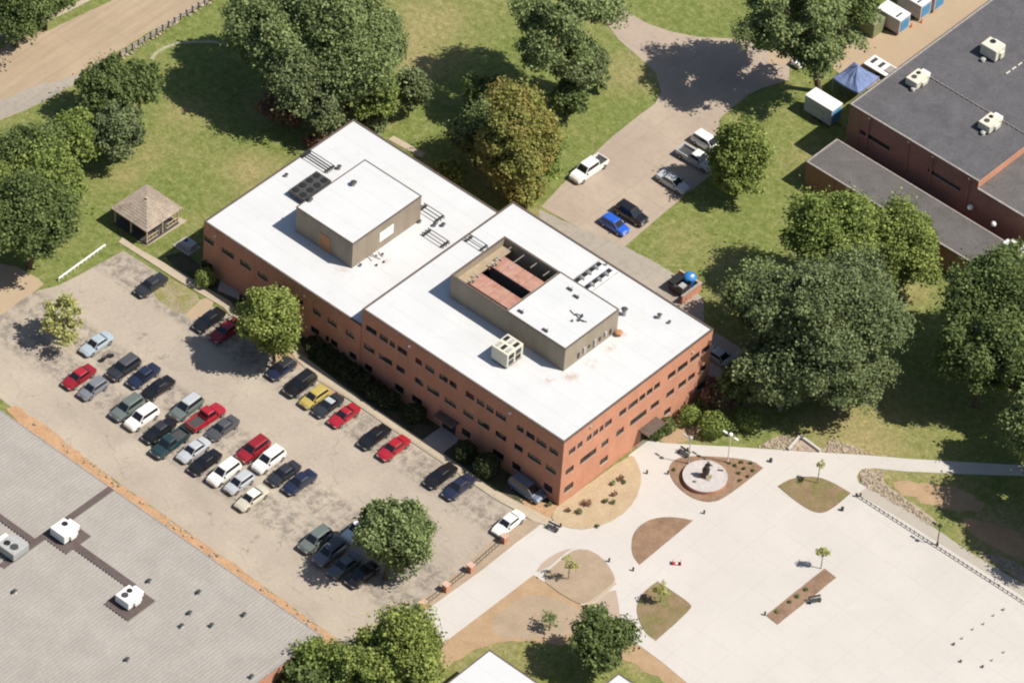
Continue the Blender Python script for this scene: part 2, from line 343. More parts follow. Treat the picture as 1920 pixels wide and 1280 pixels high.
# top-left road
sheet('road', [(-60, 131), (0, 100), (67, 68), (111, 48), (215, -2), (330, -60), (520, -75), (396, 0), (269, 67), (188, 118), (158, 148), (77, 193), (0, 226), (-60, 256)], 0.012, M_ROAD, rag=0.12)
sheet('gravel_shoulder', [(-50, 215), (0, 190), (70, 160), (150, 140), (158, 148), (77, 193), (0, 225), (-50, 250)], 0.02, M_STRIP, rag=0.25)
sheet('dirt_verge', [(-30, 103), (0, 92), (35, 55), (66, 52), (78, 62), (50, 76), (0, 103), (-30, 118)], 0.008, M_SOIL, rag=0.35)
sheet('footpath', [(-20, 68), (0, 62), (45, 48), (88, 33), (160, -3), (175, -12), (185, -12), (168, 2), (92, 40), (40, 58), (0, 70), (-20, 76)], 0.02, M_WALK)
# parking lot
lot = [(232, 470), (310, 520), (372, 560), (431, 592), (470, 612), (560, 672), (640, 742), (730, 800), (800, 848), (875, 893), (945, 945), (1002, 980), (1000, 990), (905, 1058), (830, 1118), (752, 1172), (735, 1190), (668, 1222), (600, 1175), (420, 1045), (300, 960), (205, 892), (75, 797), (20, 762), (-60, 700), (-60, 560), (0, 590), (40, 560), (70, 545), (110, 535), (150, 515)]
sheet('parking_lot', lot, 0.016, M_LOT)
sheet('driveway', [(-70, 470), (0, 494), (30, 500), (72, 522), (82, 533), (60, 550), (30, 570), (0, 592), (-70, 560)], 0.024, M_SAND, rag=0.08)
sheet('weedy_stall_patch', [(300, 515), (345, 535), (382, 560), (350, 592), (315, 578), (282, 545)], 0.022, M_WEED, smooth=2, rag=0.3)
sheet('sandy_stall_patch', [(383, 556), (408, 562), (372, 600), (348, 596), (352, 585)], 0.026, M_SAND, smooth=1, rag=0.1)
sheet('dirt_corner', [(556, 640), (588, 668), (540, 700), (500, 700), (520, 665)], 0.026, M_SOIL, smooth=1, rag=.2)
sheet('sandy_stall_end', [(598, 712), (640, 738), (628, 745), (606, 752), (596, 735)], 0.03, M_SOIL, smooth=1, rag=.15)
# sidewalks (raised slabs)
def strip(name, line, wpx, top, mat):
    a = [tuple(G(x, y)[:2]) for x, y in line]; b = [(x, y+wpx) for x, y in a[::-1]]
    return sheet(name, a+b, top, mat, thick=top, raw=True)
sheet('sidewalk', [(222, 455), (229, 446), (262, 468), (340, 512), (430, 566), (448, 588), (500, 625), (552, 655), (640, 722), (690, 757), (765, 808), (850, 864), (930, 920), (1035, 975), (1022, 985), (1000, 978), (916, 925), (860, 886), (800, 845), (729, 798), (653, 745), (598, 712), (552, 668), (495, 632), (432, 592), (420, 578), (330, 524), (240, 466)], 0.12, M_WALK, thick=.12)
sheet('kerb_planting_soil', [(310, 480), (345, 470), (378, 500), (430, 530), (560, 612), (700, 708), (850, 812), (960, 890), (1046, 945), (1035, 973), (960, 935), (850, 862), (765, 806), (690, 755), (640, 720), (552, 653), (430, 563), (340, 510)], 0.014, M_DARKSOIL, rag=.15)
sheet('entrance_slab', [(828, 800), (850, 812), (862, 826), (830, 850), (792, 826)], 0.13, M_BAND, thick=.1)
sheet('entrance_pad', [(418, 508), (452, 530), (448, 562), (408, 545)], 0.13, M_BAND, thick=.1)
sheet('entrance_soil', [(975, 935), (1048, 948), (1058, 985), (1030, 973), (985, 950)], 0.03, M_ORANGE, rag=.1)
# plaza
plaza = [(1178, 854), (1218, 824), (1240, 830), (1300, 834), (1380, 838), (1500, 846), (1620, 853), (1700, 860), (1800, 866), (1990, 876), (1990, 894), (1800, 888), (1700, 884), (1640, 878), (1615, 880), (1606, 893), (1610, 905), (1640, 922), (1680, 945), (1745, 988), (1830, 1045), (1990, 1140), (2060, 1400), (1400, 1400), (1300, 1290), (1240, 1240), (1195, 1207), (1165, 1175), (1158, 1120), (1130, 1125), (1095, 1137), (1000, 1078), (820, 1214), (760, 1180), (790, 1150), (905, 1068), (1008, 985), (1025, 978), (1050, 975), (1105, 985), (1150, 964), (1178, 938), (1194, 900), (1184, 866)]
sheet('plaza_paving', plaza, 0.06, M_PLAZA, thick=.06)
sheet('walk_band', [(1625, 914), (1660, 930), (1745, 985), (1830, 1043), (1990, 1137), (1990, 1170), (1920, 1120), (1830, 1062), (1700, 980), (1608, 926)], 0.068, M_BAND)
sheet('building_bed', [(1040, 956), (1048, 948), (1180, 852), (1192, 860), (1205, 898), (1192, 940), (1160, 972), (1105, 994), (1060, 990), (1032, 974)], 0.11, M_TANBED, smooth=1, thick=.05, rag=.04)
def bed(name, px, mat, sm=2, top=.12): return sheet(name, px, top, mat, smooth=sm, thick=.06, rag=.03)
bed('statue_bed', [(1253, 885), (1258, 867), (1277, 857), (1322, 855), (1408, 862), (1431, 878), (1431, 878), (1431, 878), (1358, 935), (1331, 943), (1299, 936), (1267, 912)], M_MULCH)
bed('leaf_shaped_bed', [(1458, 912), (1458, 912), (1458, 912), (1485, 896), (1530, 893), (1562, 905), (1595, 925), (1595, 925), (1595, 925), (1560, 955), (1539, 963), (1519, 958), (1485, 935)], M_MULCHG)
bed('half_moon_bed', [(1184, 1030), (1186, 1002), (1205, 980), (1235, 970), (1270, 970), (1299, 976), (1299, 976), (1299, 976), (1199, 1059), (1199, 1059), (1199, 1059), (1188, 1045)], M_MULCH)
bed('quarter_bed', [(1193, 1150), (1196, 1125), (1212, 1105), (1233, 1090), (1233, 1090), (1233, 1090), (1296, 1132), (1296, 1142), (1230, 1201), (1230, 1201), (1230, 1201), (1208, 1186)], M_MULCHG)
bed('long_narrow_bed', [(1546, 1066), (1568, 1083), (1458, 1171), (1436, 1154)], M_MULCH, 0)
sheet('pink_paving_segment', [(1000, 1078), (1020, 1050), (1058, 1030), (1085, 1027), (1040, 1056)], 0.068, M_PINK, smooth=1)
sheet('pink_paving_triangle', [(1104, 1138), (1153, 1099), (1160, 1130), (1163, 1165), (1140, 1160)], 0.068, M_PINK, smooth=1)
bed('tan_tree_bed', [(1010, 1083), (1060, 1038), (1095, 1027), (1130, 1045), (1150, 1075), (1154, 1092), (1097, 1137), (1060, 1120)], M_GREYSOIL, 1)
sheet('soil_slope', [(770, 1240), (800, 1200), (990, 1068), (1020, 1078), (1070, 1118), (1100, 1142), (1160, 1165), (1210, 1208), (1305, 1290), (1360, 1340), (1180, 1240), (1060, 1215), (960, 1200), (900, 1215), (850, 1240), (820, 1260)], 0.03, M_SOIL, rag=.3)
sheet('tan_soil_patch', [(905, 1180), (980, 1110), (1060, 1125), (1100, 1150), (1080, 1190), (980, 1200)], 0.036, M_GREYSOIL, smooth=1, rag=.25)
sheet('grass_under_trees', [(960, 1212), (1060, 1205), (1150, 1225), (1185, 1262), (1160, 1320), (1000, 1330), (930, 1260)], 0.042, M_GRASS, smooth=1, rag=.3)
def curb_line(name, px, wdt=0.22, h=0.14, mat=None, label=None, smooth=0, base=0.0, kind=None, cat='kerb'):
    pts = [G(x, y) for x, y in px]; mb = MB()
    L = []; Rr = []
    for i, p in enumerate(pts):
        d = (pts[min(i+1, len(pts)-1)]-pts[max(i-1, 0)]).normalized(); n = Vector((-d.y, d.x, 0))*wdt/2
        L.append((p.x+n.x, p.y+n.y)); Rr.append((p.x-n.x, p.y-n.y))
    prism(mb, L+Rr[::-1], base, base+h)
    o = mb.build(name, mat or M_KERB)
    return tag(o, label, cat if label else None, kind=kind)
curb_line('bed_kerb', [(1008, 1084), (1035, 1062), (1060, 1040), (1080, 1028)], .25, .21, M_PLAZA, 'straight pale kerb along the upper left side of the tan tree bed')
curb_line('bed_kerb', [(1097, 1138), (1125, 1118), (1154, 1094)], .3, .3, M_WALK, 'short pale kerb wall at the right corner of the tan tree bed')
curb_line('bed_kerb', [(1094, 1136), (1104, 1143), (1112, 1150)], .3, .35, M_WALK, 'stub of pale kerb wall turning down towards the dark round tree')
curb_line('lot_kerb', [(552, 670), (598, 714), (653, 747), (729, 800), (800, 847), (860, 888), (930, 936), (1020, 984)], .16, .14, M_KERB, kind='structure')
curb_line('grass_kerb', [(283, 113), (292, 101), (310, 90), (335, 82), (365, 80), (395, 80), (425, 83), (450, 88)], .5, .12, plain('algae_concrete', (0.3, 0.29, 0.18), .9, .15), 'curved pale concrete edging in the lawn left of the big tree clump')
# back drive
rear = [(1015, 388), (1050, 350), (1090, 310), (1150, 255), (1200, 215), (1228, 195), (1240, 172), (1228, 135), (1195, 105), (1160, 75), (1135, 40), (1120, 0), (1120, -60), (1180, -30), (1148, 4), (1175, 22), (1215, 45), (1260, 60), (1310, 70), (1400, 74), (1480, 90), (1480, 150), (1430, 165), (1400, 180), (1350, 222), (1342, 300), (1330, 330), (1250, 395), (1172, 462), (1090, 430)]
sheet('rear_drive', rear, 0.02, M_REAR)
sheet('sand_yard', [(1440, 70), (1560, 98), (1600, 75), (1640, 62), (1690, 52), (1800, -20), (1850, -60), (1990, -60), (1960, -40), (1717, 108), (1640, 160), (1620, 170), (1560, 128), (1500, 125), (1440, 120)], 0.028, M_SAND)
sheet('service_strip', [(1010, 392), (1080, 425), (1172, 462), (1215, 485), (1262, 512), (1320, 560), (1318, 640), (1180, 560), (1015, 450)], 0.03, M_STRIP, rag=.08)
sheet('side_drive', [(1290, 640), (1345, 625), (1400, 660), (1440, 700), (1420, 745), (1330, 740)], 0.03, M_BAND, rag=.1)
sheet('back_path', [(728, 262), (738, 255), (798, 288), (790, 296)], 0.06, M_WALK, thick=.06)
sheet('hedge_path', [(1310, 815), (1275, 832), (1235, 828), (1240, 815), (1290, 800), (1350, 760), (1362, 762)], 0.02, M_SOIL, smooth=1, rag=.15)
# mulch strip by the ribbed roof hall
sheet('mulch_strip', [(12, 766), (30, 760), (75, 790), (205, 893), (300, 960), (420, 1045), (600, 1175), (670, 1222), (650, 1232), (600, 1215), (300, 1010), (100, 870)], 0.03, M_ORANGE, rag=.22)
sheet('dirt_bank', [(1800, 968), (1835, 975), (1880, 985), (1990, 1030), (1990, 1070), (1900, 1045), (1850, 1020), (1815, 995)], 0.014, M_ORANGE, smooth=1, rag=.3)
sheet('shade_dirt', [(1660, 905), (1720, 900), (1800, 915), (1860, 950), (1800, 960), (1720, 940)], 0.014, M_SOIL, smooth=1, rag=.5)
# riprap beds
sheet('riprap_bed', [(1612, 885), (1625, 879), (1660, 885), (1655, 905), (1690, 930), (1740, 960), (1760, 985), (1740, 984), (1670, 940), (1615, 908)], 0.02, M_RIP, smooth=1, rag=.2)
sheet('riprap_slope', [(1420, 838), (1455, 818), (1480, 815), (1500, 835), (1540, 845), (1560, 822), (1600, 840), (1640, 852), (1540, 848), (1480, 845)], 0.02, M_RIP, smooth=1, rag=.25)
sheet('riprap_slope', [(1835, 1040), (1870, 1042), (1990, 1090), (1990, 1135), (1920, 1093)], 0.02, M_RIP, rag=.25)
def stones(name, poly, n, r0, r1, seed, z=0.02):
    rnd = random.Random(seed); pts = [G(x, y) for x, y in poly]
    xs = [p.x for p in pts]; ys = [p.y for p in pts]; P2 = [(p.x, p.y) for p in pts]; mb = MB()
    def inside(x, y):
        c = False
        for i in range(len(P2)):
            a, b = P2[i], P2[i-1]
            if (a[1] > y) != (b[1] > y) and x < (b[0]-a[0])*(y-a[1])/(b[1]-a[1])+a[0]: c = not c
        return c
    k = 0
    while k < n:
        x, y = rnd.uniform(min(xs), max(xs)), rnd.uniform(min(ys), max(ys))
        if not inside(x, y): continue
        k += 1; r = rnd.uniform(r0, r1); mb.ball((x, y, z+r*.3), r*rnd.uniform(.7, 1.3), r*rnd.uniform(.7, 1.3), r*.6, 5, 3)
    return tag(mb.build(name, M_STONE), kind='stuff')
tag(stones('riprap_stones', [(1612, 885), (1625, 879), (1660, 885), (1655, 905), (1690, 930), (1760, 985), (1740, 984), (1670, 940), (1615, 908)], 700, .06, .19, 1), 'pale riprap stones at the tip of the shaded bank by the walkway fork', 'stones')
tag(stones('riprap_stones', [(1420, 838), (1455, 818), (1480, 815), (1500, 835), (1540, 845), (1560, 822), (1640, 852), (1480, 845)], 420, .06, .2, 2), 'pale riprap stones around the small culvert headwall', 'stones')
tag(stones('riprap_stones', [(1835, 1040), (1870, 1042), (1990, 1090), (1990, 1135), (1920, 1093)], 420, .06, .19, 3), 'pale riprap stones below the dirt bank at the right edge', 'stones')
tag(stones('mulch_rubble', [(25, 765), (75, 797), (205, 893), (420, 1048), (640, 1205), (625, 1212), (400, 1045), (200, 905)], 60, .08, .3, 4), 'loose pale stones in the orange mulch strip beside the ribbed roof', 'stones')
# ================================================================ buildings
def wall_face(mb, axis, val, u0, u1, z0, z1, ops, out, depth=0.16, mi=0):
    """wall in plane axis=val with real recessed openings; out = +1/-1 outward"""
    us = sorted({u0, u1} | {o[0] for o in ops} | {o[1] for o in ops}); zs = sorted({z0, z1} | {o[2] for o in ops} | {o[3] for o in ops})
    def P(u, z, d=0.0): return (val-out*d, u, z) if axis == 0 else (u, val-out*d, z)
    for i in range(len(us)-1):
        for j in range(len(zs)-1):
            um, zm = (us[i]+us[i+1])/2, (zs[j]+zs[j+1])/2
            if any(o[0] < um < o[1] and o[2] < zm < o[3] for o in ops): continue
            mb.add([P(us[i], zs[j]), P(us[i+1], zs[j]), P(us[i+1], zs[j+1]), P(us[i], zs[j+1])], [(0, 1, 2, 3)], mi)
    for a, b, c, d in ops:
        for q in (((a, c), (b, c)), ((b, c), (b, d)), ((b, d), (a, d)), ((a, d), (a, c))):
            mb.add([P(*q[0]), P(*q[1]), P(*q[1], depth), P(*q[0], depth)], [(0, 1, 2, 3)], mi)
PANES = {}
def window(parent, axis, val, a, b, c, d, out, blind=False, depth=0.16, sill=True, mull=1.1, name='window'):
    W, H = b-a, d-c; n = max(1, round(W/mull)); key = (axis, out, round(W, 1), round(H, 1), blind, n)
    if key not in PANES:
        fr, pn, sl = MB(), MB(), MB(); t = .05
        def bx(m, u0, u1, z0, z1, d0, d1):
            lo, hi = sorted((-out*d0, -out*d1))
            if axis == 0: m.box(lo, hi, u0, u1, z0, z1)
            else: m.box(u0, u1, lo, hi, z0, z1)
        w_, h_ = W/2, H/2
        bx(fr, -w_, w_, -h_, -h_+t, depth-.08, depth-.003); bx(fr, -w_, w_, h_-t, h_, depth-.08, depth-.003)
        for k in range(n+1):
            u = -w_+t/2+(W-t)*k/n; bx(fr, u-t/2, u+t/2, -h_+t, h_-t, depth-.075, depth-.003)
        bx(pn, -w_+.01, w_-.01, -h_+.01, h_-.01, depth-.03, depth-.045)
        bl = []
        if blind:
            rr = random.Random(len(PANES)*7+3)
            for k in range(n):
                if rr.random() < .7:
                    u = -w_+W*k/n; hh = rr.uniform(.35, .9); q_ = MB(); bx(q_, u+.08, u+W/n-.08, h_-H*hh, h_-.06, depth-.029, depth-.022); bl.append(q_.mesh('blind', M_BLIND))
        bx(sl, -w_-.04, w_+.04, -h_-.08, -h_, -.05, depth-.1)
        PANES[key] = (fr.mesh('window_frame', M_FRAME), pn.mesh('pane', M_GLASS), sl.mesh('sill', M_SILL), bl)
    fm, pm, sm, bm_ = PANES[key]
    u, z = (a+b)/2, (c+d)/2
    loc = (val, u, z) if axis == 0 else (u, val, z)
    o = link(name, fm, parent, loc); link('pane', pm, o)
    if sill: link('sill', sm, o)
    for q_ in bm_: link('blind', q_, o)
    return o
def seg(crop, sc, p0, p1, axis, val):
    a = onplane(crop[0]+p0[0]/sc, crop[1]+p0[1]/sc, axis, val); b = onplane(crop[0]+p1[0]/sc, crop[1]+p1[1]/sc, axis, val)
    k = 1 if axis == 0 else 0
    return sorted((a[k], b[k])), (a[2]+b[2])/2
def rows(crop, sc, lists, axis, val, hts):
    ops = []
    for (L, h, blind) in zip(lists, hts, (False, True, False)):
        if not L: continue
        ss = [seg(crop, sc, p, q, axis, val) for p, q in L]; z = sorted(s[1] for s in ss)[len(ss)//2]
        last = -1e9
        for (u, zz) in sorted(ss):
            a, b = round(u[0], 1), round(u[1], 1)
            a = max(a, last+.3); b = max(b, a+.6); last = b
            ops.append((a, b, round(z-h/2, 2), round(z+h/2, 2), blind))
    return ops
def coping(mb, x0, x1, y0, y1, z, wd=.22, h=.12, skip=''):
    o = .04
    if 'S' not in skip: mb.box(x0-o, x1+o, y0-o, y0+wd, z, z+h)
    if 'N' not in skip: mb.box(x0-o, x1+o, y1-wd, y1+o, z, z+h)
    if 'W' not in skip: mb.box(x0-o, x0+wd, y0+wd, y1-wd, z, z+h)
    if 'E' not in skip: mb.box(x1-wd, x1+o, y0+wd, y1-wd, z, z+h)
    return mb
def flat_roof(parent, x0, x1, y0, y1, z, mat, cmat, wd=.22, skip='', name='roof'):
    mb = MB(); mb.box(x0+.1, x1-.1, y0+.1, y1-.1, z-.3, z-.02); r = mb.build(name, mat, parent)
    c = coping(MB(), x0, x1, y0, y1, z-.06, wd, .14, skip).build('coping', cmat, r); return r
# --- front (three storey) wing + back wing, one building
FX0, FY1, FH = -33.3, 28.15, 10.9
BX0, BY0, BY1, BH = -60.4, -0.15, 27.7, 8.2
bld = empty('office_building', (0, 0, 0), 0, 'three storey orange brick office block with bright white flat roofs', 'building')
c1 = (1030, 600); k1 = 3.556
opsE = rows(c1, k1, [
 [((130,890),(172,858)),((190,832),(222,810)),((250,800),(280,776)),((288,772),(325,745)),((333,728),(358,712)),((365,708),(418,668)),((465,632),(512,598)),((525,590),(590,540)),((595,535),(640,502)),((642,500),(688,463)),((700,450),(738,420)),((790,380),(842,343)),((855,327),(922,280)),((940,262),(1002,215)),((1015,205),(1072,162))],
 [((108,1022),(162,982)),((205,950),(312,868)),((345,850),(392,808)),((445,768),(498,722)),((540,690),(648,608)),((675,588),(732,545)),((780,507),(832,463)),((860,443),(912,403)),((925,392),(972,358)),((1005,332),(1048,295))],
 [((98,1152),(158,1105)),((335,968),(388,922)),((765,628),(808,593)),((985,458),(1042,412))]], 0, 0.0, (.95, .95, 1.05))
opsE = [o[:4]+(False,) for o in opsE]
c2 = (660, 570); k2 = 3.368
opsS = rows(c2, k2, [
 [((90,140),(155,192)),((175,202),(225,238)),((232,240),(272,262)),((285,272),(348,315)),((400,340),(442,378)),((465,385),(522,430)),((550,445),(605,482)),((612,486),(662,520)),((720,552),(772,602)),((785,610),(838,645)),((850,652),(896,684)),((902,690),(972,735)),((1040,765),(1085,808)),((1100,800),(1152,845)),((1160,852),(1226,905)),((1245,915),(1300,950))],
 [((75,255),(142,305)),((170,315),(252,375)),((280,400),(332,438)),((395,460),(447,515)),((475,515),(552,582)),((585,595),(657,647)),((705,665),(767,720)),((795,725),(867,795)),((905,805),(972,860)),((1025,895),(1077,937)),((1110,940),(1192,1010)),((1225,1020),(1287,1072))],
 [((80,375),(127,425)),((270,505),(325,555)),((380,575),(442,630)),((695,790),(747,840)),((890,925),(957,975)),((1010,1005),(1062,1050)),((1210,1140),(1265,1190))]], 1, 0.0, (.85, .85, 1.1))
c3 = (360, 400); k3 = 4.0
opsB = rows(c3, k3, [
 [((90,178),(165,235)),((222,262),(312,325)),((362,350),(442,412)),((495,440),(566,500)),((640,535),(705,580)),((770,630),(830,672)),((905,715),(967,768)),((1015,790),(1087,850)),((1150,880),(1217,932)),((1240,950),(1283,985))],
 [((530,610),(585,650)),((640,690),(700,735)),((760,770),(820,815)),((890,850),(950,905)),((1000,925),(1028,948)),((1040,950),(1092,1000)),((1180,1050),(1232,1092))], []], 1, BY0, (.85, 1.0, 1))
opsB = [(a, b, c, d, i < 10) for i, (a, b, c, d, e) in enumerate(opsB) if b < FX0-.3]
mb = MB()
doorE = []
e0 = onplane(1030+612/3.556, 600+735/3.556, 0, 0); 
dE = (round(e0[1], 1), round(e0[1]+2.2, 1), 0.0, 2.5)
opsE = [o for o in opsE if not (o[3] > dE[2] and o[2] < dE[3] and o[1] > dE[0]-.3 and o[0] < dE[1]+.3)]
dS = (-18.6, -16.4, 0.0, 2.5)
s0 = onplane(660+610/3.368, 570+790/3.368, 1, 0); dS = (round(s0[0]-1.1, 1), round(s0[0]+1.1, 1), 0.0, 2.5)
opsS = [o for o in opsS if not (o[2] < 2.6 and o[1] > dS[0]-.3 and o[0] < dS[1]+.3)]
wall_face(mb, 0, 0.0, 0, FY1, 0, FH, [o[:4] for o in opsE]+[dE], 1)
wall_face(mb, 1, 0.0, FX0, 0, 0, FH, [o[:4] for o in opsS]+[dS], -1)
wall_face(mb, 0, FX0, 0, FY1, 0, FH, [], -1); wall_face(mb, 1, FY1, FX0, 0, 0, FH, [], 1)
wall = mb.build('wall', M_BRICK, bld)
mb = MB(); wall_face(mb, 1, BY0, BX0, FX0, 0, BH, [o[:4] for o in opsB], -1)
wall_face(mb, 0, BX0, BY0, BY1, 0, BH, [], -1); wall_face(mb, 1, BY1, BX0, FX0, 0, BH, [], 1)
mb.add([(FX0, BY0, 0), (FX0, 0, 0), (FX0, 0, BH), (FX0, BY0, BH)], [(0, 1, 2, 3)])
wallb = mb.build('wall', M_BRICK, bld)
for o in opsE: window(bld, 0, 0.0, *o[:4], 1, o[4])
for o in opsS: window(bld, 1, 0.0, *o[:4], -1, o[4], mull=.8)
for o in opsB: window(bld, 1, BY0, *o[:4], -1, o[4], mull=.8)
window(bld, 0, 0.0, *dE, 1, False, sill=False, name='entrance_door'); window(bld, 1, 0.0, *dS, -1, False, sill=False, name='entrance_door')
MB().box(.003, 1.6, dE[0]-.6, dE[1]+.6, 2.62, 2.8).build('entrance_canopy', M_COPING, bld)
MB().box(dS[0]-.5, dS[1]+.5, -1.3, -.003, 2.62, 2.8).build('entrance_canopy', M_COPING, bld)
flat_roof(bld, FX0, 0, 0, FY1, FH, M_WHITEROOF, M_COPING)
flat_roof(bld, BX0, FX0, BY0, BY1, BH, M_WHITEROOF, M_COPING, skip='E')
# small wall lights / scuppers on the brick
for (x, y) in [(1107, 800), (1298, 660)]:
    p = onplane(x, y, 0, 0); MB().box(.003, .2, p[1]-.12, p[1]+.12, p[2]-.12, p[2]+.12).build('wall_lamp', M_GREYMET, bld)
for (x, y) in [(770, 648), (958, 773), (405, 441), (573, 553)]:
    p = onplane(x, y, 1, 0); MB().box(p[0]-.12, p[0]+.12, -.3, -.16 if x < 670 else -.003, p[2]-.12, p[2]+.12).build('wall_lamp', M_WHITE, bld)
# penthouse on the front wing: open screened well + solid room
px0, px1, py0, py1, pz = -27.2, -8.3, 9.35, 19.4, 14.5
mid = -17.9
ph = MB(); t = .25
for (a, b, c, d) in [(px0, mid, py0, py0+t), (px0, mid, py1-t, py1), (px0, px0+t, py0+t, py1-t), (mid-t, mid, py0+t, py1-t)]: ph.box(a, b, c, d, FH-.02, pz)
ph.box(mid, px1, py0, py1, FH-.02, pz)
pho = ph.build('penthouse', M_SIDING, bld)
MB().box(mid+.08, px1-.08, py0+.08, py1-.08, pz+.003, pz+.1).build('penthouse_roof', M_WHITEROOF, pho)
cp = MB(); coping(cp, mid, px1, py0, py1, pz, .12, .16); coping(cp, px0, mid, py0, py1, pz, .25, .08, 'E'); cp.build('coping', M_COPING, pho)
MB().box(px0+t, mid-t, py0+t, py1-t, FH, FH+.15).build('well_floor', M_DARKGREY, pho)
for i in range(4): MB().box(px0+1.5+i*2.1, px0+1.58+i*2.1, py1-(3.4 if i < 2 else 1.6), py1-t, pz-.5, pz-.42).build('screen_brace', M_PALECOP, pho)
pl = MB(); pl.box(px0+t, px0+1.6, py0+t, py1-t, pz-1.15, pz-1.0); pl.build('service_platform', M_TANMET, pho)
for n_, (ya, yb) in enumerate(((10.3, 12.9), (14.6, 17.2))):
    tw = empty('cooling_tower', (px0+1.9, ya, 0), 0, 'long rusty pink cooling tower '+('beside the shaded wall of the roof well' if n_ == 0 else 'in the middle of the roof well'), 'cooling unit', 'rusty cooling towers in the roof well')
    MB().box(0, 6.8, 0, yb-ya, FH+.15, pz-.75).build('casing', M_DARKGREY, tw)
    for k in range(4):
        bevel(MB().box(k*1.7+.02, k*1.7+1.66, .04, yb-ya-.04, pz-.748, pz-.55).build('top_panel', M_RUST, tw), .05)
    MB().cyl((.5, .6, pz-.55), (.5, .6, pz-.1), .22).build('pipe', M_TANMET, tw)
    MB().box(-.3, .5, .2, .35, pz-.4, pz-.3).box(-.3, .5, 1.6, 1.75, pz-.4, pz-.3).build('bracket', M_GREYMET, tw)
# penthouse on the back wing
qx0, qx1, qy0, qy1, qz = -51.0, -41.25, 6.75, 19.5, 12.2
ph = MB().box(qx0, qx1, qy0, qy1, BH-.02, qz).build('penthouse', M_SIDING, bld)
MB().box(qx0+.08, qx1-.08, qy0+.08, qy1-.08, qz+.003, qz+.1).build('penthouse_roof', M_WHITEROOF, ph)
coping(MB(), qx0, qx1, qy0, qy1, qz, .12, .14).build('coping', M_COPING, ph)
MB().box(qx0+4.2, qx0+6.0, qy0-.06, qy0-.003, BH+.1, BH+2.6).build('door', M_ORANGEPANEL, ph)
MB().box(qx1+.003, qx1+.06, qy0+5.0, qy0+7.6, BH+1.2, BH+2.7).build('louvre_panel', M_WHITE, ph)
def P3(x, y, z): return G(x, y, z)
# roof equipment
def gable_pipes(name, p, L, Wd, n, label, along='x', group='pipe racks on the white roofs'):
    r = empty(name, (p[0], p[1], p[2]), 0 if along == 'x' else math.pi/2, label, 'pipe rack', group)
    for k in range(n):
        y = -Wd/2+Wd*k/(n-1); mb = MB(); mb.cyl((-L/2, y, .45), (L/2, y, .45), .06, n=6); mb.cyl((-L/2, y, .0), (-L/2, y, .45), .06, n=6); mb.cyl((L/2, y, 0), (L/2, y, .45), .06, n=6); mb.build('pipe', M_DARKGREY, r)
    m = max(2, int(L/1.6))
    for k in range(m):
        x = -L/2+.3+(L-.6)*k/(m-1); MB().cbox(x, 0, 0, .12, Wd+.3, .36).build('support', M_BLACK if k in (0, m-1) else M_GREYMET, r)
    return r
gable_pipes('pipe_rack', P3(596, 305, BH+.0), 4.6, 1.3, 4, 'long pipe rack from the back wing roof edge to the penthouse')
gable_pipes('pipe_rack', P3(808, 402, BH), 3.4, 1.2, 3, 'pipe rack just right of the back wing penthouse, larger and darker')
gable_pipes('pipe_rack', P3(817, 449, BH), 3.6, 1.1, 3, 'pipe rack ending at the step between the two white roofs, low side')
gable_pipes('pipe_rack', P3(893, 458, FH), 3.0, .9, 2, 'short pipe rack on the high roof behind the open screened well')
def cond_bank(p, nx, ny, s, label, mat=M_DARKGREY, h=.6):
    r = empty('condenser_bank', p, 0, label, 'condenser bank')
    MB().box(-nx*s/2, nx*s/2, -ny*s/2, ny*s/2, .15, h).build('casing', mat, r)
    for sx in (-1, 1):
        for sy in (-1, 1): MB().cbox(sx*(nx*s/2-.12), sy*(ny*s/2-.12), 0, .12, .12, .148).build('foot', M_BLACK, r)
    for i in range(nx):
        for j in range(ny):
            x = -nx*s/2+s*(i+.5); y = -ny*s/2+s*(j+.5); MB().cyl((x, y, h+.003), (x, y, h+.08), s*.36, n=12).build('fan', M_BLACK, r)
    return r
cond_bank(P3(581, 354, BH+.3), 2, 4, 1.3, 'grey condenser bank with black fans in the lee of the back penthouse')
r = empty('fan_array', P3(1112, 522, FH), 0, 'two rows of small black square vents on white frames on high roof', 'vent array')
for i in range(2):
    for j in range(4):
        MB().cbox((i-.5)*1.7, (j-1.5)*1.35, 0, .7, .7, .5).build('curb_box', M_WHITE, r); MB().cbox((i-.5)*1.7, (j-1.5)*1.35, .503, .6, .6, .12).build('vent_grille', M_BLACK, r)
MB().box(-1.6, -1.5, -3, 3, .1, .18).box(1.5, 1.6, -3, 3, .1, .18).build('frame_rail', M_GREYMET, r)
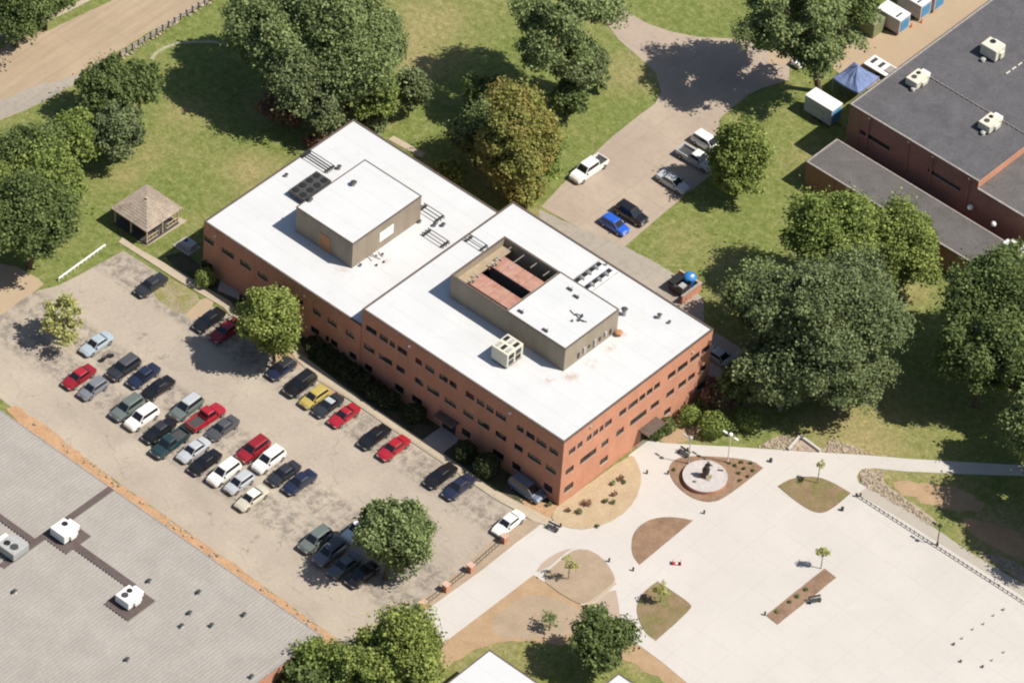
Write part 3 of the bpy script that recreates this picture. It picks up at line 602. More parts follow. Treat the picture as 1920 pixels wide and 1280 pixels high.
# white ventilated cabinet
p = P3(950, 672, FH)
r = empty('air_handler', (p.x, p.y, FH), 0, 'cream louvred air handling cabinet casting a shadow beside the high penthouse', 'air handler')
bevel(MB().box(-1.3, 1.3, -1.5, 1.5, .25, 2.4).build('casing', M_CREAM, r), .04)
MB().box(-1.2, 1.2, -1.4, 1.4, 0, .248).build('curb', M_DARKGREY, r)
for i in range(3):
    for j in range(2): MB().cbox(-.8+i*.8, -.7+j*1.4, 2.403, .5, .9, .06).build('top_grille', M_BLACK if (i+j) % 2 else M_GREYMET, r)
for j in range(2):
    for k in range(2): MB().box(1.303, 1.36, -1.2+j*1.3, -.3+j*1.3, .5+k*.95, 1.2+k*.95).build('side_louvre', M_BLACK if (j+k) % 2 else M_DARKGREY, r)
def vent(x, y, z, r_, h, label, mat=M_GREYMET, cap=M_DARKGREY):
    p = P3(x, y, z); o = empty('roof_vent', (p.x, p.y, z), 0, label, 'roof vent', 'small roof vents')
    MB().cyl((0, 0, 0), (0, 0, h), r_, n=10).build('pipe', mat, o); MB().cyl((0, 0, h+.003), (0, 0, h+.12), r_*1.5, r_*.8, n=10).build('cap', cap, o)
for a in [(663, 347, qz+.1, .3, .5, 'dark conical vent in the middle of the back penthouse roof'), (582, 377, qz+.1, .25, .4, 'small black vent near the left corner of the back penthouse roof'),
          (537, 331, BH, .18, .4, 'tiny vent near the outer edge of the back wing, above the condensers'), (787, 418, BH, .16, .4, 'tiny vent at the foot of the back penthouse, right side'),
          (815, 424, BH, .2, .4, 'left of two dark vents between the racks on the back wing'), (831, 424, BH, .2, .4, 'right of two dark vents between the racks on the back wing'),
          (676, 499, BH, .14, .3, 'tiny vent in front of the back penthouse corner'), (636, 317, BH, .22, .5, 'dark vent beside the long pipe rack, behind the penthouse'),
          (1236, 596, FH, .22, .6, 'upright dark vent alone towards the right corner of the high roof', ), (1255, 606, FH, .15, .35, 'tiny vent next to the right corner of the high roof'),
          (1170, 590, FH, .3, 1.0, 'tall dark vent at the right corner of the high penthouse'), (1160, 628, FH, .35, .5, 'rusty brown drum vent beside the high penthouse wall', M_ORANGEPANEL, M_ORANGEPANEL),
          (1137, 497, FH, .12, .4, 'tiny vent next to the roof edge above the small black fans')]: vent(*a)
for (x, y, L_, lb) in [(690, 487, 0, 'pale hatch frame lying in front of the back penthouse'), (1082, 600, pz-FH+BH, 'x')]:
    z = BH if y < 550 else pz+.1; p = P3(x+18 if y < 550 else x, y, z); o = empty('roof_frame', (p.x, p.y, z), 0, 'faint metal frame lying on the roof in front of the back penthouse' if y < 550 else 'tangle of dark pipe frames on the high penthouse roof', 'roof frame')
    for k in range(5):
        a = random.uniform(-.9, .9); b = random.uniform(-1, 1); MB().cyl((a, b, .08), (a+random.choice((-1, 1))*1.0, b+.25, .1), .05, n=5).build('bar', M_GREYMET if y < 550 else M_DARKGREY, o)
    for k in range(4): MB().cbox(random.uniform(-1, 1), random.uniform(-1.2, 1.2), 0, .2, .2, .25).build('block', M_DARKGREY, o)
for (x, y, lb) in [(1068, 543, 'dark angular vent hood near the back edge of the high penthouse roof'), (1080, 557, 'small dark box just below the angular vent hood on the high penthouse'), (976, 585, 'thin dark antenna bracket at the left edge of the high penthouse roof'), (1022, 620, 'dark bracket on the front edge of the high penthouse roof')]:
    p = P3(x, y, pz+.1); o = empty('roof_box', p, 0, lb, 'roof box', 'small boxes on the penthouse roof')
    MB().cbox(0, 0, 0, .8, .3, .2).build('base', M_DARKGREY, o); MB().cyl((.2, 0, .2), (.35, .1, .6), .06, n=6).build('bracket', M_GREYMET, o)
# pipes on penthouse right wall
for k in range(7):
    y = py0+2.5+k*1.0; MB().box(px1+.003, px1+.1+.1*(k % 2), y, y+.35, FH+.5+.2*(k % 3), FH+1.3+.3*(k % 2)).build('wall_box', M_GREYMET if k % 2 else M_DARKGREY, pho)
# --- gym complex
gym = empty('gym_building', (0, 0, 0), 0, 'large dark red brick hall with grey gravel roofs and low annexe', 'building')
GX0, GX1, GY0, GY1, GH = -16.1, 5.26, 75.5, 135.0, 9.0
def gwin(x0, y0, x1, y1, crop, sc): 
    a = onplane(crop[0]+x0/sc, crop[1]+y0/sc, 1, GY0); b = onplane(crop[0]+x1/sc, crop[1]+y1/sc, 1, GY0); z = (a[2]+b[2])/2
    return (round(a[0], 2), round(b[0], 2), round(z-.35, 2), round(z+.35, 2))
gops = [gwin(985, 730, 1155, 830, (1280, 0), 2.977), gwin(1370, 945, 1550, 1060, (1280, 0), 2.977)]
mb = MB(); wall_face(mb, 1, GY0, GX0, GX1, 0, GH, gops, -1); wall_face(mb, 0, GX0, GY0, GY1, 0, GH, [], -1); wall_face(mb, 0, GX1, GY0, GY1, 0, GH, [], 1); wall_face(mb, 1, GY1, GX0, GX1, 0, GH, [], 1)
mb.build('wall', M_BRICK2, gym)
for o in gops: window(gym, 1, GY0, *o, -1, False, mull=1.2)
for k, x in enumerate((-12.9, -6.3, -2.3, 3.7)):
    MB().box(x, x+.3, GY0-.22, GY0-.003, 3.5, GH-.3).build('pilaster', M_BRICK2, gym)
MB().box(GX0+.002, -14.0, GY0-.05, GY0-.003, 0, GH-.2).build('corner_panel', M_BRICK3, gym)
rf = flat_roof(gym, GX0, GX1+.02, GY0, GY1, GH, M_GREYROOF, M_PALECOP, .2, 'EN')
MB().box(GX1, GX1+22, GY0, GY1, 0, 7.6).build('wall', M_BRICK2, gym)
x0 = MB().box(GX1+.02, GX1+22, GY0-.02, GY1, 7.603, 7.75).build('roof', M_GREYROOF2, gym)
MB().box(GX1+.02, GX1+22, GY0-.1, GY0+.2, 7.753, 7.85).build('coping', M_PALECOP, x0)
MB().box(GX1+.003, GX1+.05, GY0, GY1, 7.85, GH-.07).build('sunlit_tone_band', M_BRICK, gym)  # wall band skinned in brighter brick, sunlight put into its colour
AX0, AY0, AH = -16.2, 67.3, 4.0
AY1 = G(1570.6, 262, AH).y
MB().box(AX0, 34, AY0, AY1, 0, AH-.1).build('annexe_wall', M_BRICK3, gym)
for k in range(9): MB().box(AX0+4.6+k*4.5, AX0+4.8+k*4.5, AY0-.12, AY0-.003, 0, AH-.3).build('annexe_pilaster', M_BRICK2, gym)
for k in range(3): window(gym, 1, AY0-.03, AX0+6.2+k*9, AX0+8.0+k*9, .9, 2.2, -1, False, 0.03, name='annexe_window')
a_ = MB().box(AX0+.05, 34, AY0+.05, AY1-.05, AH-.098, AH).build('annexe_roof', M_GREYROOF2, gym)
coping(MB(), AX0, 34, AY0, AY1, AH-.05, .18, .12, 'E').build('coping', M_PALECOP, a_)
def hvac(x, y, z, L, W, label, rz=0.0, ball=True, cmat=M_CREAM, h=1.3):
    p = P3(x, y, z); r = empty('rooftop_unit', (p.x, p.y, z), rz, label, 'rooftop unit', 'packaged rooftop units')
    bevel(MB().box(-W/2, W/2, -L/2, L*.28, .2, h).build('casing', cmat, r), .04)
    MB().box(-W/2+.1, W/2-.1, -L/2+.1, L*.28-.1, 0, .198).build('curb', M_DARKGREY, r)
    bevel(MB().box(-W*.35, W*.35, L*.283, L/2, .25, h*.8).build('intake_hood', M_WHITE, r), .1)
    MB().cyl((-W*.15, L*.05, h+.003), (-W*.15, L*.05, h+.08), W*.16, n=12).build('fan', M_BLACK, r)
    if ball: MB().cyl((-W*.1, -L*.25, h+.003), (-W*.1, -L*.25, h+.07), W*.2, n=12).build('fan', M_DARKGREY, r)
    MB().box(W/2+.003, W/2+.3, -L*.2, L*.1, .4, h*.7).build('side_box', cmat, r)
    return r
hvac(1722, 154, GH, 3.4, 1.9, 'cream unit nearest the outer corner of the grey hall roof')
hvac(1858, 236, GH, 3.4, 1.9, 'cream unit near the sunlit orange step of the grey hall roof')
hvac(1862, 102, GH, 2.6, 2.6, 'large square cream unit at the far end of the grey hall roof', 0, False, M_CREAM, 1.9)
for (x, y, lb) in [(1712, 170, 'small white vent below the outer corner unit of the hall'), (1843, 252, 'small white vent below the unit near the orange step'), (1843, 115, 'small white box vent by the large square unit')]:
    vent(x, y, GH, .25, .4, lb, M_WHITE, M_GREYMET)
# light ballast line segments on the gym roof
o = empty('gas_line', (0, 0, 0), 0, 'pale jointed gas line running between the units on the grey hall roof', 'gas line')
A, B = P3(1745, 146, GH), P3(1990, 293, GH)
for k in range(26):
    a = A.lerp(B, k/26); b = A.lerp(B, (k+.72)/26); MB().cyl((a.x, a.y, GH+.12), (b.x, b.y, GH+.12), .07, n=6).build('pipe_section', M_PALECOP, o)
A, B = P3(1886, 140, GH), P3(1985, 70, GH)
for k in range(9):
    a = A.lerp(B, k/9); b = A.lerp(B, (k+.7)/9); MB().cyl((a.x, a.y, GH+.12), (b.x, b.y, GH+.12), .09, n=6).build('pipe_section', M_CREAM, o)
for (x, y, lb) in [(1818, 393, 'single white globe vent at the wall edge of the low annexe roof'), (1863, 424, 'white globe vent, middle of three on the low annexe roof')]:
    p = P3(x, y, AH+.4); o = empty('globe_vent', (p.x, p.y, AH), 0, lb, 'globe vent', 'white vents on the annexe roof')
    MB().cyl((0, 0, 0), (0, 0, .5), .2, n=8).build('neck', M_DARKGREY, o); MB().ball((0, 0, .8), .42, .42, .4, 10, 6).build('globe', M_WHITE, o, smooth=True)
p = P3(1898, 467, AH+.4); hv = hvac(1900, 470, AH, 3.0, 1.6, 'white curved unit half hidden by the dark tree on the annexe roof', math.pi/2, False, M_WHITE, 1.1)
# --- ribbed roof hall (lower left)
LX1, LY1, LH = -2.57, -40.8, 6.0
hall = empty('ribbed_roof_hall', (0, 0, 0), 0, 'low hall with wide pale ribbed roof and orange brick end wall', 'building')
mb = MB(); wall_face(mb, 0, LX1, LY1-60, LY1, 0, LH-.1, [(LY1-8-k*5, LY1-6.4-k*5, 1.2, 2.6) for k in range(5)], 1); wall_face(mb, 1, LY1, LX1-90, LX1, 0, LH-.1, [], 1)
wall_face(mb, 1, LY1-60, LX1-90, LX1, 0, LH-.1, [], -1); wall_face(mb, 0, LX1-90, LY1-60, LY1, 0, LH-.1, [], -1)
mb.build('wall', M_BRICK, hall)
for k in range(5): window(hall, 0, LX1, LY1-8-k*5, LY1-6.4-k*5, 1.2, 2.6, 1, False)
MB().box(LX1-90.1, LX1+.12, LY1-60.1, LY1+.12, LH-.098, LH).build('roof', M_RIBROOF, hall)
MB().box(LX1-90.1, LX1+.14, LY1+.125, LY1+.25, LH-.25, LH+.05).box(LX1+.125, LX1+.25, LY1-60.1, LY1+.12, LH-.25, LH+.05).build('roof_edge_trim', M_PALECOP, hall)
rib = MB().add([(-.12, -60, LH+.003), (-.1, -60, LH+.15), (.03, -60, LH+.15), (.12, -60, LH+.003), (-.12, 0, LH+.003), (-.1, 0, LH+.15), (.03, 0, LH+.15), (.12, 0, LH+.003)], [(0, 4, 5, 1), (1, 5, 6, 2), (2, 6, 7, 3), (0, 1, 2, 3), (7, 6, 5, 4)]).mesh('rib', M_RIBROOF)
for k in range(125): link('rib', rib, hall, (LX1-.4-k*.5, LY1, 0))
def hrect(name, pts, z=.09, mat=M_PAD, parent=hall, base=LH):
    q = [G(x, y, base+z) for x, y in pts]; xs = sorted(v.x for v in q); ys = sorted(v.y for v in q)
    n = len(q); x0_, x1_ = sum(xs[:n//2])/(n//2), sum(xs[n//2:])/(n-n//2); y0_, y1_ = sum(ys[:n//2])/(n//2), sum(ys[n//2:])/(n-n//2)
    return MB().box(x0_, x1_, y0_, y1_, base+z-.02, base+z).build(name, mat, parent)
hrect('walkway_pad', [(205, 911), (213, 918), (8, 1066), (-2, 1056)], .175)
hrect('walkway_pad', [(84, 1004), (122, 976), (174, 1001), (122, 1041)], .185)
hrect('walkway_pad', [(134, 1026), (146, 1018), (256, 1094), (246, 1104)], .195)
hrect('walkway_pad', [(195, 1131), (244, 1096), (295, 1124), (240, 1163)], .205)
hrect('walkway_pad', [(-60, 930), (-52, 924), (66, 1010), (56, 1018)], .215)
hvac(124, 1001, LH+.2, 3.0, 2.4, 'white unit on the dark cross of pads, centre of the three on the ribbed roof', 0, False, M_WHITE, 1.4)
hvac(245, 1125, LH+.2, 3.0, 2.2, 'white unit alone on the lower right square pad of the ribbed roof', 0, True, M_WHITE, 1.3)
hvac(20, 1030, LH+.2, 3.6, 2.6, 'grey and white unit cut by the left edge of the photo on the ribbed roof', math.pi/2, True, M_GREYMET, 1.3)
for a in [(28, 1112, 'white hooded vent at far left of the ribbed roof'), (280, 1092, 'dark cowl vent above right of the lone square pad'), (373, 1113, 'black cowl vent in the middle of the ribbed roof'), (356, 1152, 'small dark vent left of the two lower middle vents'), (341, 1176, 'forked pale vent on the ribbed roof centre'),
          (397, 1175, 'tiny dark vent between forked vent and right end vent'), (458, 1155, 'small dark vent nearest the right end of the ribbed roof'), (239, 1239, 'curved dark vent low on the ribbed roof'), (472, 1271, 'dark vent at the bottom edge of the ribbed roof')]:
    vent(a[0], a[1], LH, .2, .5, a[2], M_WHITE if 'white' in a[2] or 'pale' in a[2] else M_GREYMET, M_DARKGREY)
MB().box(LX1+.3, LX1+1.8, LY1-4.2, LY1-2.4, 0, 2.6).build('roof_access_box', M_WHITE, hall)
MB().box(LX1+.3, LX1+1.4, LY1-8.2, LY1-6.8, 0, 2.0).build('roof_access_box', M_WHITE, hall)
# bottom white-roofed sheds
def shed(pts, z, label):
    o = empty('white_roof_shed', (0, 0, 0), 0, label, 'shed'); q = [tuple(G(x, y, z)[:2]) for x, y in pts]
    mb = MB(); prism(mb, q, z-.2, z); mb.build('roof', M_WHITEROOF, o)
    c = sum((Vector(v) for v in q), Vector((0, 0)))/len(q); w_ = [tuple(c+(Vector(v)-c)*.97) for v in q]
    mb = MB(); prism(mb, w_, 0, z-.203); mb.build('wall', M_BRICK, o)
G0 = G(918, 1218, 5.0)
def wr(x0, x1, y0, y1, z, label):
    o = empty('white_roof_shed', (x0, y0, 0), 0, label, 'building'); MB().box(0, x1-x0, 0, y1-y0, z-.2, z).build('roof', M_WHITEROOF, o)
    coping(MB(), 0, x1-x0, 0, y1-y0, z-.02, .12, .08).build('coping', M_COPING, o)
    MB().box(.15, x1-x0-.15, .15, y1-y0-.15, 0, z-.203).build('wall', M_BRICK, o)
wr(G0.x, G0.x+13.0, G0.y-30, G0.y, 5.0, 'white flat roof corner of a building at the bottom centre edge')
G0 = G(1160, 1262, 4.5)
wr(G0.x, G0.x+8.0, G0.y-20, G0.y, 4.5, 'small white roof tip at the bottom edge, right of the dark tree')
# ================================================================ trees
def foliage_mat(name, a, b, c, hue=None):
    g = NM(name, 0.75, 0.2)
    f = g.math('ADD', g.math('MULTIPLY', g.geo.outputs['Random Per Island'], .5), g.math('MULTIPLY', g.noise(0.55, 4, .6), .5))
    col = g.ramp(f, [(0.28, a), (0.5, b), (0.74, c)])
    if hue: col = g.mix(g.ramp(g.noise(0.33, 3, .6), [(0.45, 0.0), (0.62, .8)]), col, hue)
    g.col(col)
    tr = g.n.nodes.new('ShaderNodeBsdfTranslucent'); g.n.links.new(col if not isinstance(col, tuple) else None, tr.inputs[0])
    mx = g.n.nodes.new('ShaderNodeMixShader'); mx.inputs[0].default_value = .36
    out = g.n.nodes['Material Output']; g.n.links.new(g.b.outputs[0], mx.inputs[1]); g.n.links.new(tr.outputs[0], mx.inputs[2]); g.n.links.new(mx.outputs[0], out.inputs[0])
    return g.m
F = {
 'dark': foliage_mat('leaves_dark', (0.068, 0.097, 0.031), (0.124, 0.171, 0.055), (0.224, 0.270, 0.095)),
 'olive': foliage_mat('leaves_olive', (0.107, 0.142, 0.053), (0.197, 0.249, 0.096), (0.320, 0.384, 0.163)),
 'grey': foliage_mat('leaves_greyish', (0.087, 0.115, 0.048), (0.159, 0.198, 0.086), (0.271, 0.321, 0.150)),
 'mid': foliage_mat('leaves_mid', (0.101, 0.140, 0.035), (0.190, 0.248, 0.064), (0.333, 0.399, 0.107)),
 'bright': foliage_mat('leaves_bright', (0.115, 0.162, 0.039), (0.211, 0.264, 0.070), (0.363, 0.416, 0.125)),
 'yellow': foliage_mat('leaves_yellowing', (0.15, 0.16, 0.042), (0.24, 0.25, 0.066), (0.4, 0.4, 0.125), (0.32, 0.25, 0.08)),
 'ygreen': foliage_mat('leaves_yellow_green', (0.132, 0.159, 0.040), (0.230, 0.277, 0.068), (0.395, 0.449, 0.136)),
 'lime': foliage_mat('leaves_lime', (0.227, 0.237, 0.070), (0.419, 0.430, 0.137), (0.527, 0.520, 0.259)),
 'red': foliage_mat('leaves_brown_red', (0.145, 0.076, 0.054), (0.249, 0.139, 0.087), (0.334, 0.223, 0.130)),
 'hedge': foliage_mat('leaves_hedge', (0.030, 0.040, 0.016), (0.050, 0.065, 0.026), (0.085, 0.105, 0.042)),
}
def leafmesh(name, rx, ry, rz, seed, dens=30, leaf=.36, clump=.23, nclump=None, opn=0.0, flat=0.35):
    rng = np.random.default_rng(seed); rm = (rx*ry*rz)**(1/3)
    nclump = nclump or int(max(11, min(150, 40*(rm/3.5)**1.3)))
    # clump centres near the shell, few below
    d = rng.normal(size=(nclump*4, 3)); d /= np.linalg.norm(d, axis=1)[:, None]; d = d[d[:, 2] > -flat-.35*rng.random(len(d))][:nclump]
    lob = rng.normal(size=(7, 3)); lob /= np.linalg.norm(lob, axis=1)[:, None]
    rad = (0.5+.38*rng.random(len(d)))*(.78+.3*np.clip((d@lob.T).max(1), 0, 1)**3)
    cc = d*rad[:, None]*np.array([rx, ry, rz])
    cr = rm*clump*np.exp(rng.normal(-.12, .38, len(d)))
    if opn: keep = rng.random(len(d)) > opn; cc, cr, d = cc[keep], cr[keep], d[keep]
    P = []; N = []
    for c, r in zip(cc, cr):
        n = int(dens*4*math.pi*r*r*.7)+6
        u = rng.normal(size=(n, 3)); u /= np.linalg.norm(u, axis=1)[:, None]; u[:, 2] = np.where(u[:, 2] < -.3, -u[:, 2]*.6, u[:, 2])
        st = np.exp(rng.normal(0, .22, 3)); rr = r*np.abs(rng.normal(.82, .24, n)); P.append(c+u*rr[:, None]*st); N.append(u*.8+.8*rng.normal(size=(n, 3))+np.array([.25, .1, .55]))
    if not opn:
        n = int(dens*.6*4*math.pi*rm*rm*.45); u = rng.normal(size=(n, 3)); u /= np.linalg.norm(u, axis=1)[:, None]
        P.append(u*np.array([rx, ry, rz])*(.45+.3*rng.random(n))[:, None]); N.append(u+.8*rng.normal(size=(n, 3)))
    P = np.concatenate(P); N = np.concatenate(N); N /= np.linalg.norm(N, axis=1)[:, None]; n = len(P)
    P[:, 2] = np.maximum(P[:, 2], -rz*.92)
    t = rng.normal(size=(n, 3)); t -= (t*N).sum(1)[:, None]*N; t /= np.linalg.norm(t, axis=1)[:, None]; b = np.cross(N, t)
    s = (leaf*(.55+.8*rng.random(n)))[:, None]*.5; e = s*(.6+.5*rng.random(n))[:, None]
    V = np.stack([P-t*s, P-b*e, P+t*s*1.15, P+b*e], 1).reshape(-1, 3)
    me = bpy.data.meshes.new(name); me.vertices.add(4*n); me.vertices.foreach_set('co', V.astype(np.float32).ravel())
    me.loops.add(4*n); me.loops.foreach_set('vertex_index', np.arange(4*n, dtype=np.int32)); me.polygons.add(n); me.polygons.foreach_set('loop_start', np.arange(0, 4*n, 4, dtype=np.int32)); me.update(calc_edges=True)
    return me, cc
def tree(px, py, r, hc, kind, label, rz=None, ry=None, k_=1.08, seed=None, base=None, opn=0.0, dens=30, leaf=.36, cat='tree', group='trees around the campus', trunk=True, name='broadleaf_tree', clump=.23, flat=.35):
    r *= k_; rz = (rz*k_ if rz else r*.95); ry = r; seed = seed if seed is not None else int(px*7+py)
    c = G(px, py, hc); b = G(*base) if base else Vector((c.x, c.y, 0))
    o = empty(name, (b.x, b.y, 0), 0, label, cat, group)
    me, cc = leafmesh('crown', r, ry, rz, seed, dens, leaf, clump, opn=opn, flat=flat); me.materials.append(F[kind])
    off = Vector((c.x-b.x, c.y-b.y, hc)); link('crown', me, o, off)
    if trunk:
        mb = MB(); tr = max(.07, r*.055); j = Vector((off.x*.45, off.y*.45, hc-rz*.55)) if hc-rz*.55 > .5 else Vector((off.x*.4, off.y*.4, hc*.5))
        mb.cyl((0, 0, -.05), j, tr, tr*.75, 8); mb.cyl(j, off+Vector((0, 0, rz*.3)), tr*.75, tr*.25, 7)
        rnd = random.Random(seed); idx = list(range(len(cc))); rnd.shuffle(idx)
        for i in idx[:(14 if opn else 7)]:
            q = off+Vector(cc[i])*.85; mb.cyl(j.lerp(off, rnd.uniform(0, .5)), q, tr*.42, tr*.12, 5)
        mb.build('trunk', M_PALEBARK if kind in ('grey', 'lime') else M_BARK, o)
    return o
T = tree
T(30, 12, 5.0, 7, 'dark', 'dark tree cut by the top left corner of the photo'); T(85, -10, 4.0, 6, 'dark', 'smaller dark tree on the top edge just right of the corner tree')
T(262, 160, 3.4, 5, 'dark', 'rounded dark green tree nearest the curved lawn edging', rz=3.3); T(205, 170, 3.9, 5.5, 'dark', 'rounded dark tree close to the road shoulder, left of its twin', rz=3.6); T(215, 248, 3.8, 4.5, 'grey', 'greyish green tree directly above the shingled pavilion lawn')
T(135, 255, 3.7, 5, 'mid', 'mid green tree in the middle of the left tree row'); T(60, 300, 4.3, 6.5, 'dark', 'dark tree at left edge behind the largest left tree', rz=4.2); T(95, 345, 4.4, 7, 'mid', 'green tree behind and right of the largest left tree'); T(55, 410, 5.8, 8.5, 'dark', 'largest tree at the left edge, above the tan driveway', rz=5.4, ry=5.8)
T(-15, 350, 4.6, 7, 'mid', 'tree cut by the left edge above the driveway')
# big clump
T(520, 75, 5.4, 11, 'olive', 'broad olive tree forming the left lobe of the big clump', rz=5.2); T(625, 35, 6.6, 13, 'olive', 'tallest olive tree at the top edge in the big clump', rz=6); T(560, 135, 5.2, 8.5, 'grey', 'greyish tree in the lower left middle of the big clump', rz=4.8); T(655, 130, 5.4, 8.5, 'olive', 'olive tree in the centre of the big clump', rz=5)
T(705, 85, 4.2, 9, 'olive', 'narrow olive tree on the right flank of the big clump', rz=5.2); T(700, 175, 3.6, 6, 'mid', 'bright green rounded tree on the lower right of the clump', rz=4.6); T(768, 175, 2.4, 4.2, 'grey', 'small greyish tree just right of the big clump', rz=3.6); T(600, 205, 3.6, 4.6, 'grey', 'low greyish tree near the white roof corner', rz=3.2)
T(530, 200, 3.4, 3.0, 'red', 'dark brownish shrubby tree at the shaded foot of the clump', rz=2.4, dens=16); T(700, 222, 2.6, 2.2, 'grey', 'low pale shrub along the roof edge right of white corner', rz=1.8)
T(470, 30, 3.6, 8, 'olive', 'olive tree on the upper left shoulder of the big clump')
# tall open oak, yellowing tree, drive tree
T(1052, 30, 8.0, 15.5, 'olive', 'tall open branched oak at the top beside the curving drive', rz=8.2, opn=.55, leaf=.34, clump=.16, base=(1072, 190), flat=.9); T(1085, 120, 3.6, 7.5, 'grey', 'slender grey green tree below the open oak', rz=4.0, opn=.25, clump=.26); T(1062, 185, 2.9, 3.0, 'dark', 'low dark bushy tree at the foot of the open oak', rz=2.4); T(1122, 140, 1.9, 2.2, 'grey', 'small sparse tree on the lawn close to the drive bend', rz=1.8, opn=.2)
T(965, 270, 5.0, 9.5, 'yellow', 'yellowing autumn tree behind the step between white roofs', rz=7.2, flat=.7); T(895, 250, 3.3, 5.5, 'olive', 'dull green tree in shade left of the yellowing tree', rz=4.2, flat=.7); T(1012, 290, 3.0, 4.6, 'mid', 'green tree hugging the right of the yellowing tree', rz=4.4); T(905, 185, 3.2, 4, 'dark', 'dark tree above left of the yellowing tree, in shadow', rz=3)
T(842, 325, 2.2, 2.6, 'mid', 'small lime green shrub tree along the back wing wall', rz=2.2); T(985, 362, 2.6, 2.6, 'yellow', 'low yellow green bush where the drive meets the high roof', rz=2, seed=5)
T(1500, 30, 8.0, 14, 'olive', 'tall dark tree over the rear drive with visible leaning trunk', rz=7.6, base=(1535, 172), opn=.4, clump=.17, flat=.8)
T(1595, 5, 4.2, 6, 'dark', 'dark tree at top edge next to the olive container')
T(1387, 300, 4.3, 6.2, 'bright', 'round bright green tree beside the rear parked cars', rz=4.8, flat=.7)
T(1703, 460, 5.0, 7.4, 'bright', 'round bright green tree against the low annexe roof', rz=5.2, flat=.7); T(1555, 445, 5.4, 10.5, 'mid', 'mid green tree behind the great grey oak', rz=5.4)
T(1550, 605, 9.6, 12.0, 'grey', 'great spreading grey green oak right of the white roofed building', rz=8.4, dens=26, clump=.17, flat=.6); T(1470, 700, 5.4, 6.4, 'grey', 'lower grey green tree at the front left of the great oak', rz=4.8); T(1585, 700, 5.0, 6.4, 'grey', 'lower greyish tree at the front right of the great oak', rz=5, seed=77); T(1435, 565, 4.2, 7, 'olive', 'olive tree at the left flank of the great oak, in shadow')
T(1345, 735, 2.2, 2.0, 'red', 'dark reddish shrub tree at the building corner', rz=1.8); T(1395, 720, 3.0, 3.6, 'dark', 'dark shaded tree between building corner and great oak', rz=2.8)
T(1885, 565, 7.2, 11, 'dark', 'large dark tree at the right edge in front of the annexe', rz=6.6, clump=.22); T(1845, 660, 5.6, 9.5, 'dark', 'dark tree at the lower left of the right edge group', rz=6); T(1940, 680, 6, 9, 'dark', 'dark tree cut by the right edge, middle height'); T(1940, 800, 4.2, 7.5, 'olive', 'olive tree cut by the right edge above the walkway', rz=5); T(2010, 860, 6, 9.5, 'dark', 'tree just outside the right edge whose shadow crosses the walk', opn=.2); T(2050, 930, 6, 10, 'dark', 'outer tree beyond the right edge shading the bank', opn=.3)
# parking lot trees
T(507, 606, 4.2, 6.6, 'ygreen', 'round bright green tree at the kerb among the parked cars', rz=4.8, flat=.8, base=(515, 692)); T(122, 600, 2.9, 4.4, 'lime', 'pale yellow sparse tree in the upper left of the car park', rz=3.0, opn=.28, dens=16, leaf=.36, flat=.8, clump=.28)
T(736, 1002, 4.7, 6.4, 'olive', 'olive green tree in the lower car park shading several cars', rz=4.6, flat=.8, base=(722, 1085), leaf=.38)
T(752, 1228, 5.3, 5.5, 'ygreen', 'yellow green tree at the bottom edge where the fence ends', rz=4.8, seed=12, clump=.22); T(700, 1265, 4.2, 4.5, 'bright', 'bright green tree at the bottom edge, left of the yellow green one'); T(610, 1250, 3.0, 4.0, 'mid', 'narrow green tree against the orange brick end wall', rz=3.6); T(560, 1290, 3.2, 3, 'dark', 'dark bush at the bottom edge by the orange brick end wall')
T(1125, 1205, 3.6, 5.2, 'dark', 'compact dark tree at the bottom between soil slope and plaza', rz=3.8, flat=.8, leaf=.36)
# young trees
YG = 'young trees in the plaza beds'
def sap(px, py, r, hc, kind, label, n=None): return tree(px, py, r, hc, kind, label, rz=r*1.25, opn=.15, dens=14, leaf=.26, group=YG, name='young_tree', cat='young tree', clump=.36)
sap(1068, 1058, 1.15, 2.6, 'lime', 'young yellow green tree in the tan tree bed'); sap(1032, 1163, 1.05, 1.7, 'olive', 'young olive tree on the bare soil slope'); sap(1240, 1108, .9, 2.0, 'lime', 'young yellow tree in the quarter shaped bed'); sap(1537, 874, .75, 3.0, 'lime', 'sparse pale young tree in the leaf shaped bed'); sap(1543, 1038, .85, 2.6, 'lime', 'sparse young tree at the far end of the long narrow bed')
# shrubs
def clipmesh(name, rx, ry, rz, seed, dens, leaf):
    rng = np.random.default_rng(seed); n = int(dens*2.2*math.pi*rx*(rx+rz)*.8); u = rng.normal(size=(n, 3)); u /= np.linalg.norm(u, axis=1)[:, None]; u[:, 2] = np.maximum(u[:, 2], -.75)
    P = u*np.array([rx, ry, rz])*(.86+.16*rng.random(n))[:, None]*(1+.06*np.sin(7*u[:, :1]+5*u[:, 1:2])); N = u+.5*rng.normal(size=(n, 3)); N /= np.linalg.norm(N, axis=1)[:, None]
    t = rng.normal(size=(n, 3)); t -= (t*N).sum(1)[:, None]*N; t /= np.linalg.norm(t, axis=1)[:, None]; b = np.cross(N, t); s = (leaf*(.6+.7*rng.random(n)))[:, None]*.5
    V = np.stack([P-t*s, P-b*s, P+t*s, P+b*s], 1).reshape(-1, 3); me = bpy.data.meshes.new(name); me.from_pydata(V.tolist(), [], np.arange(4*n).reshape(-1, 4).tolist()); return me
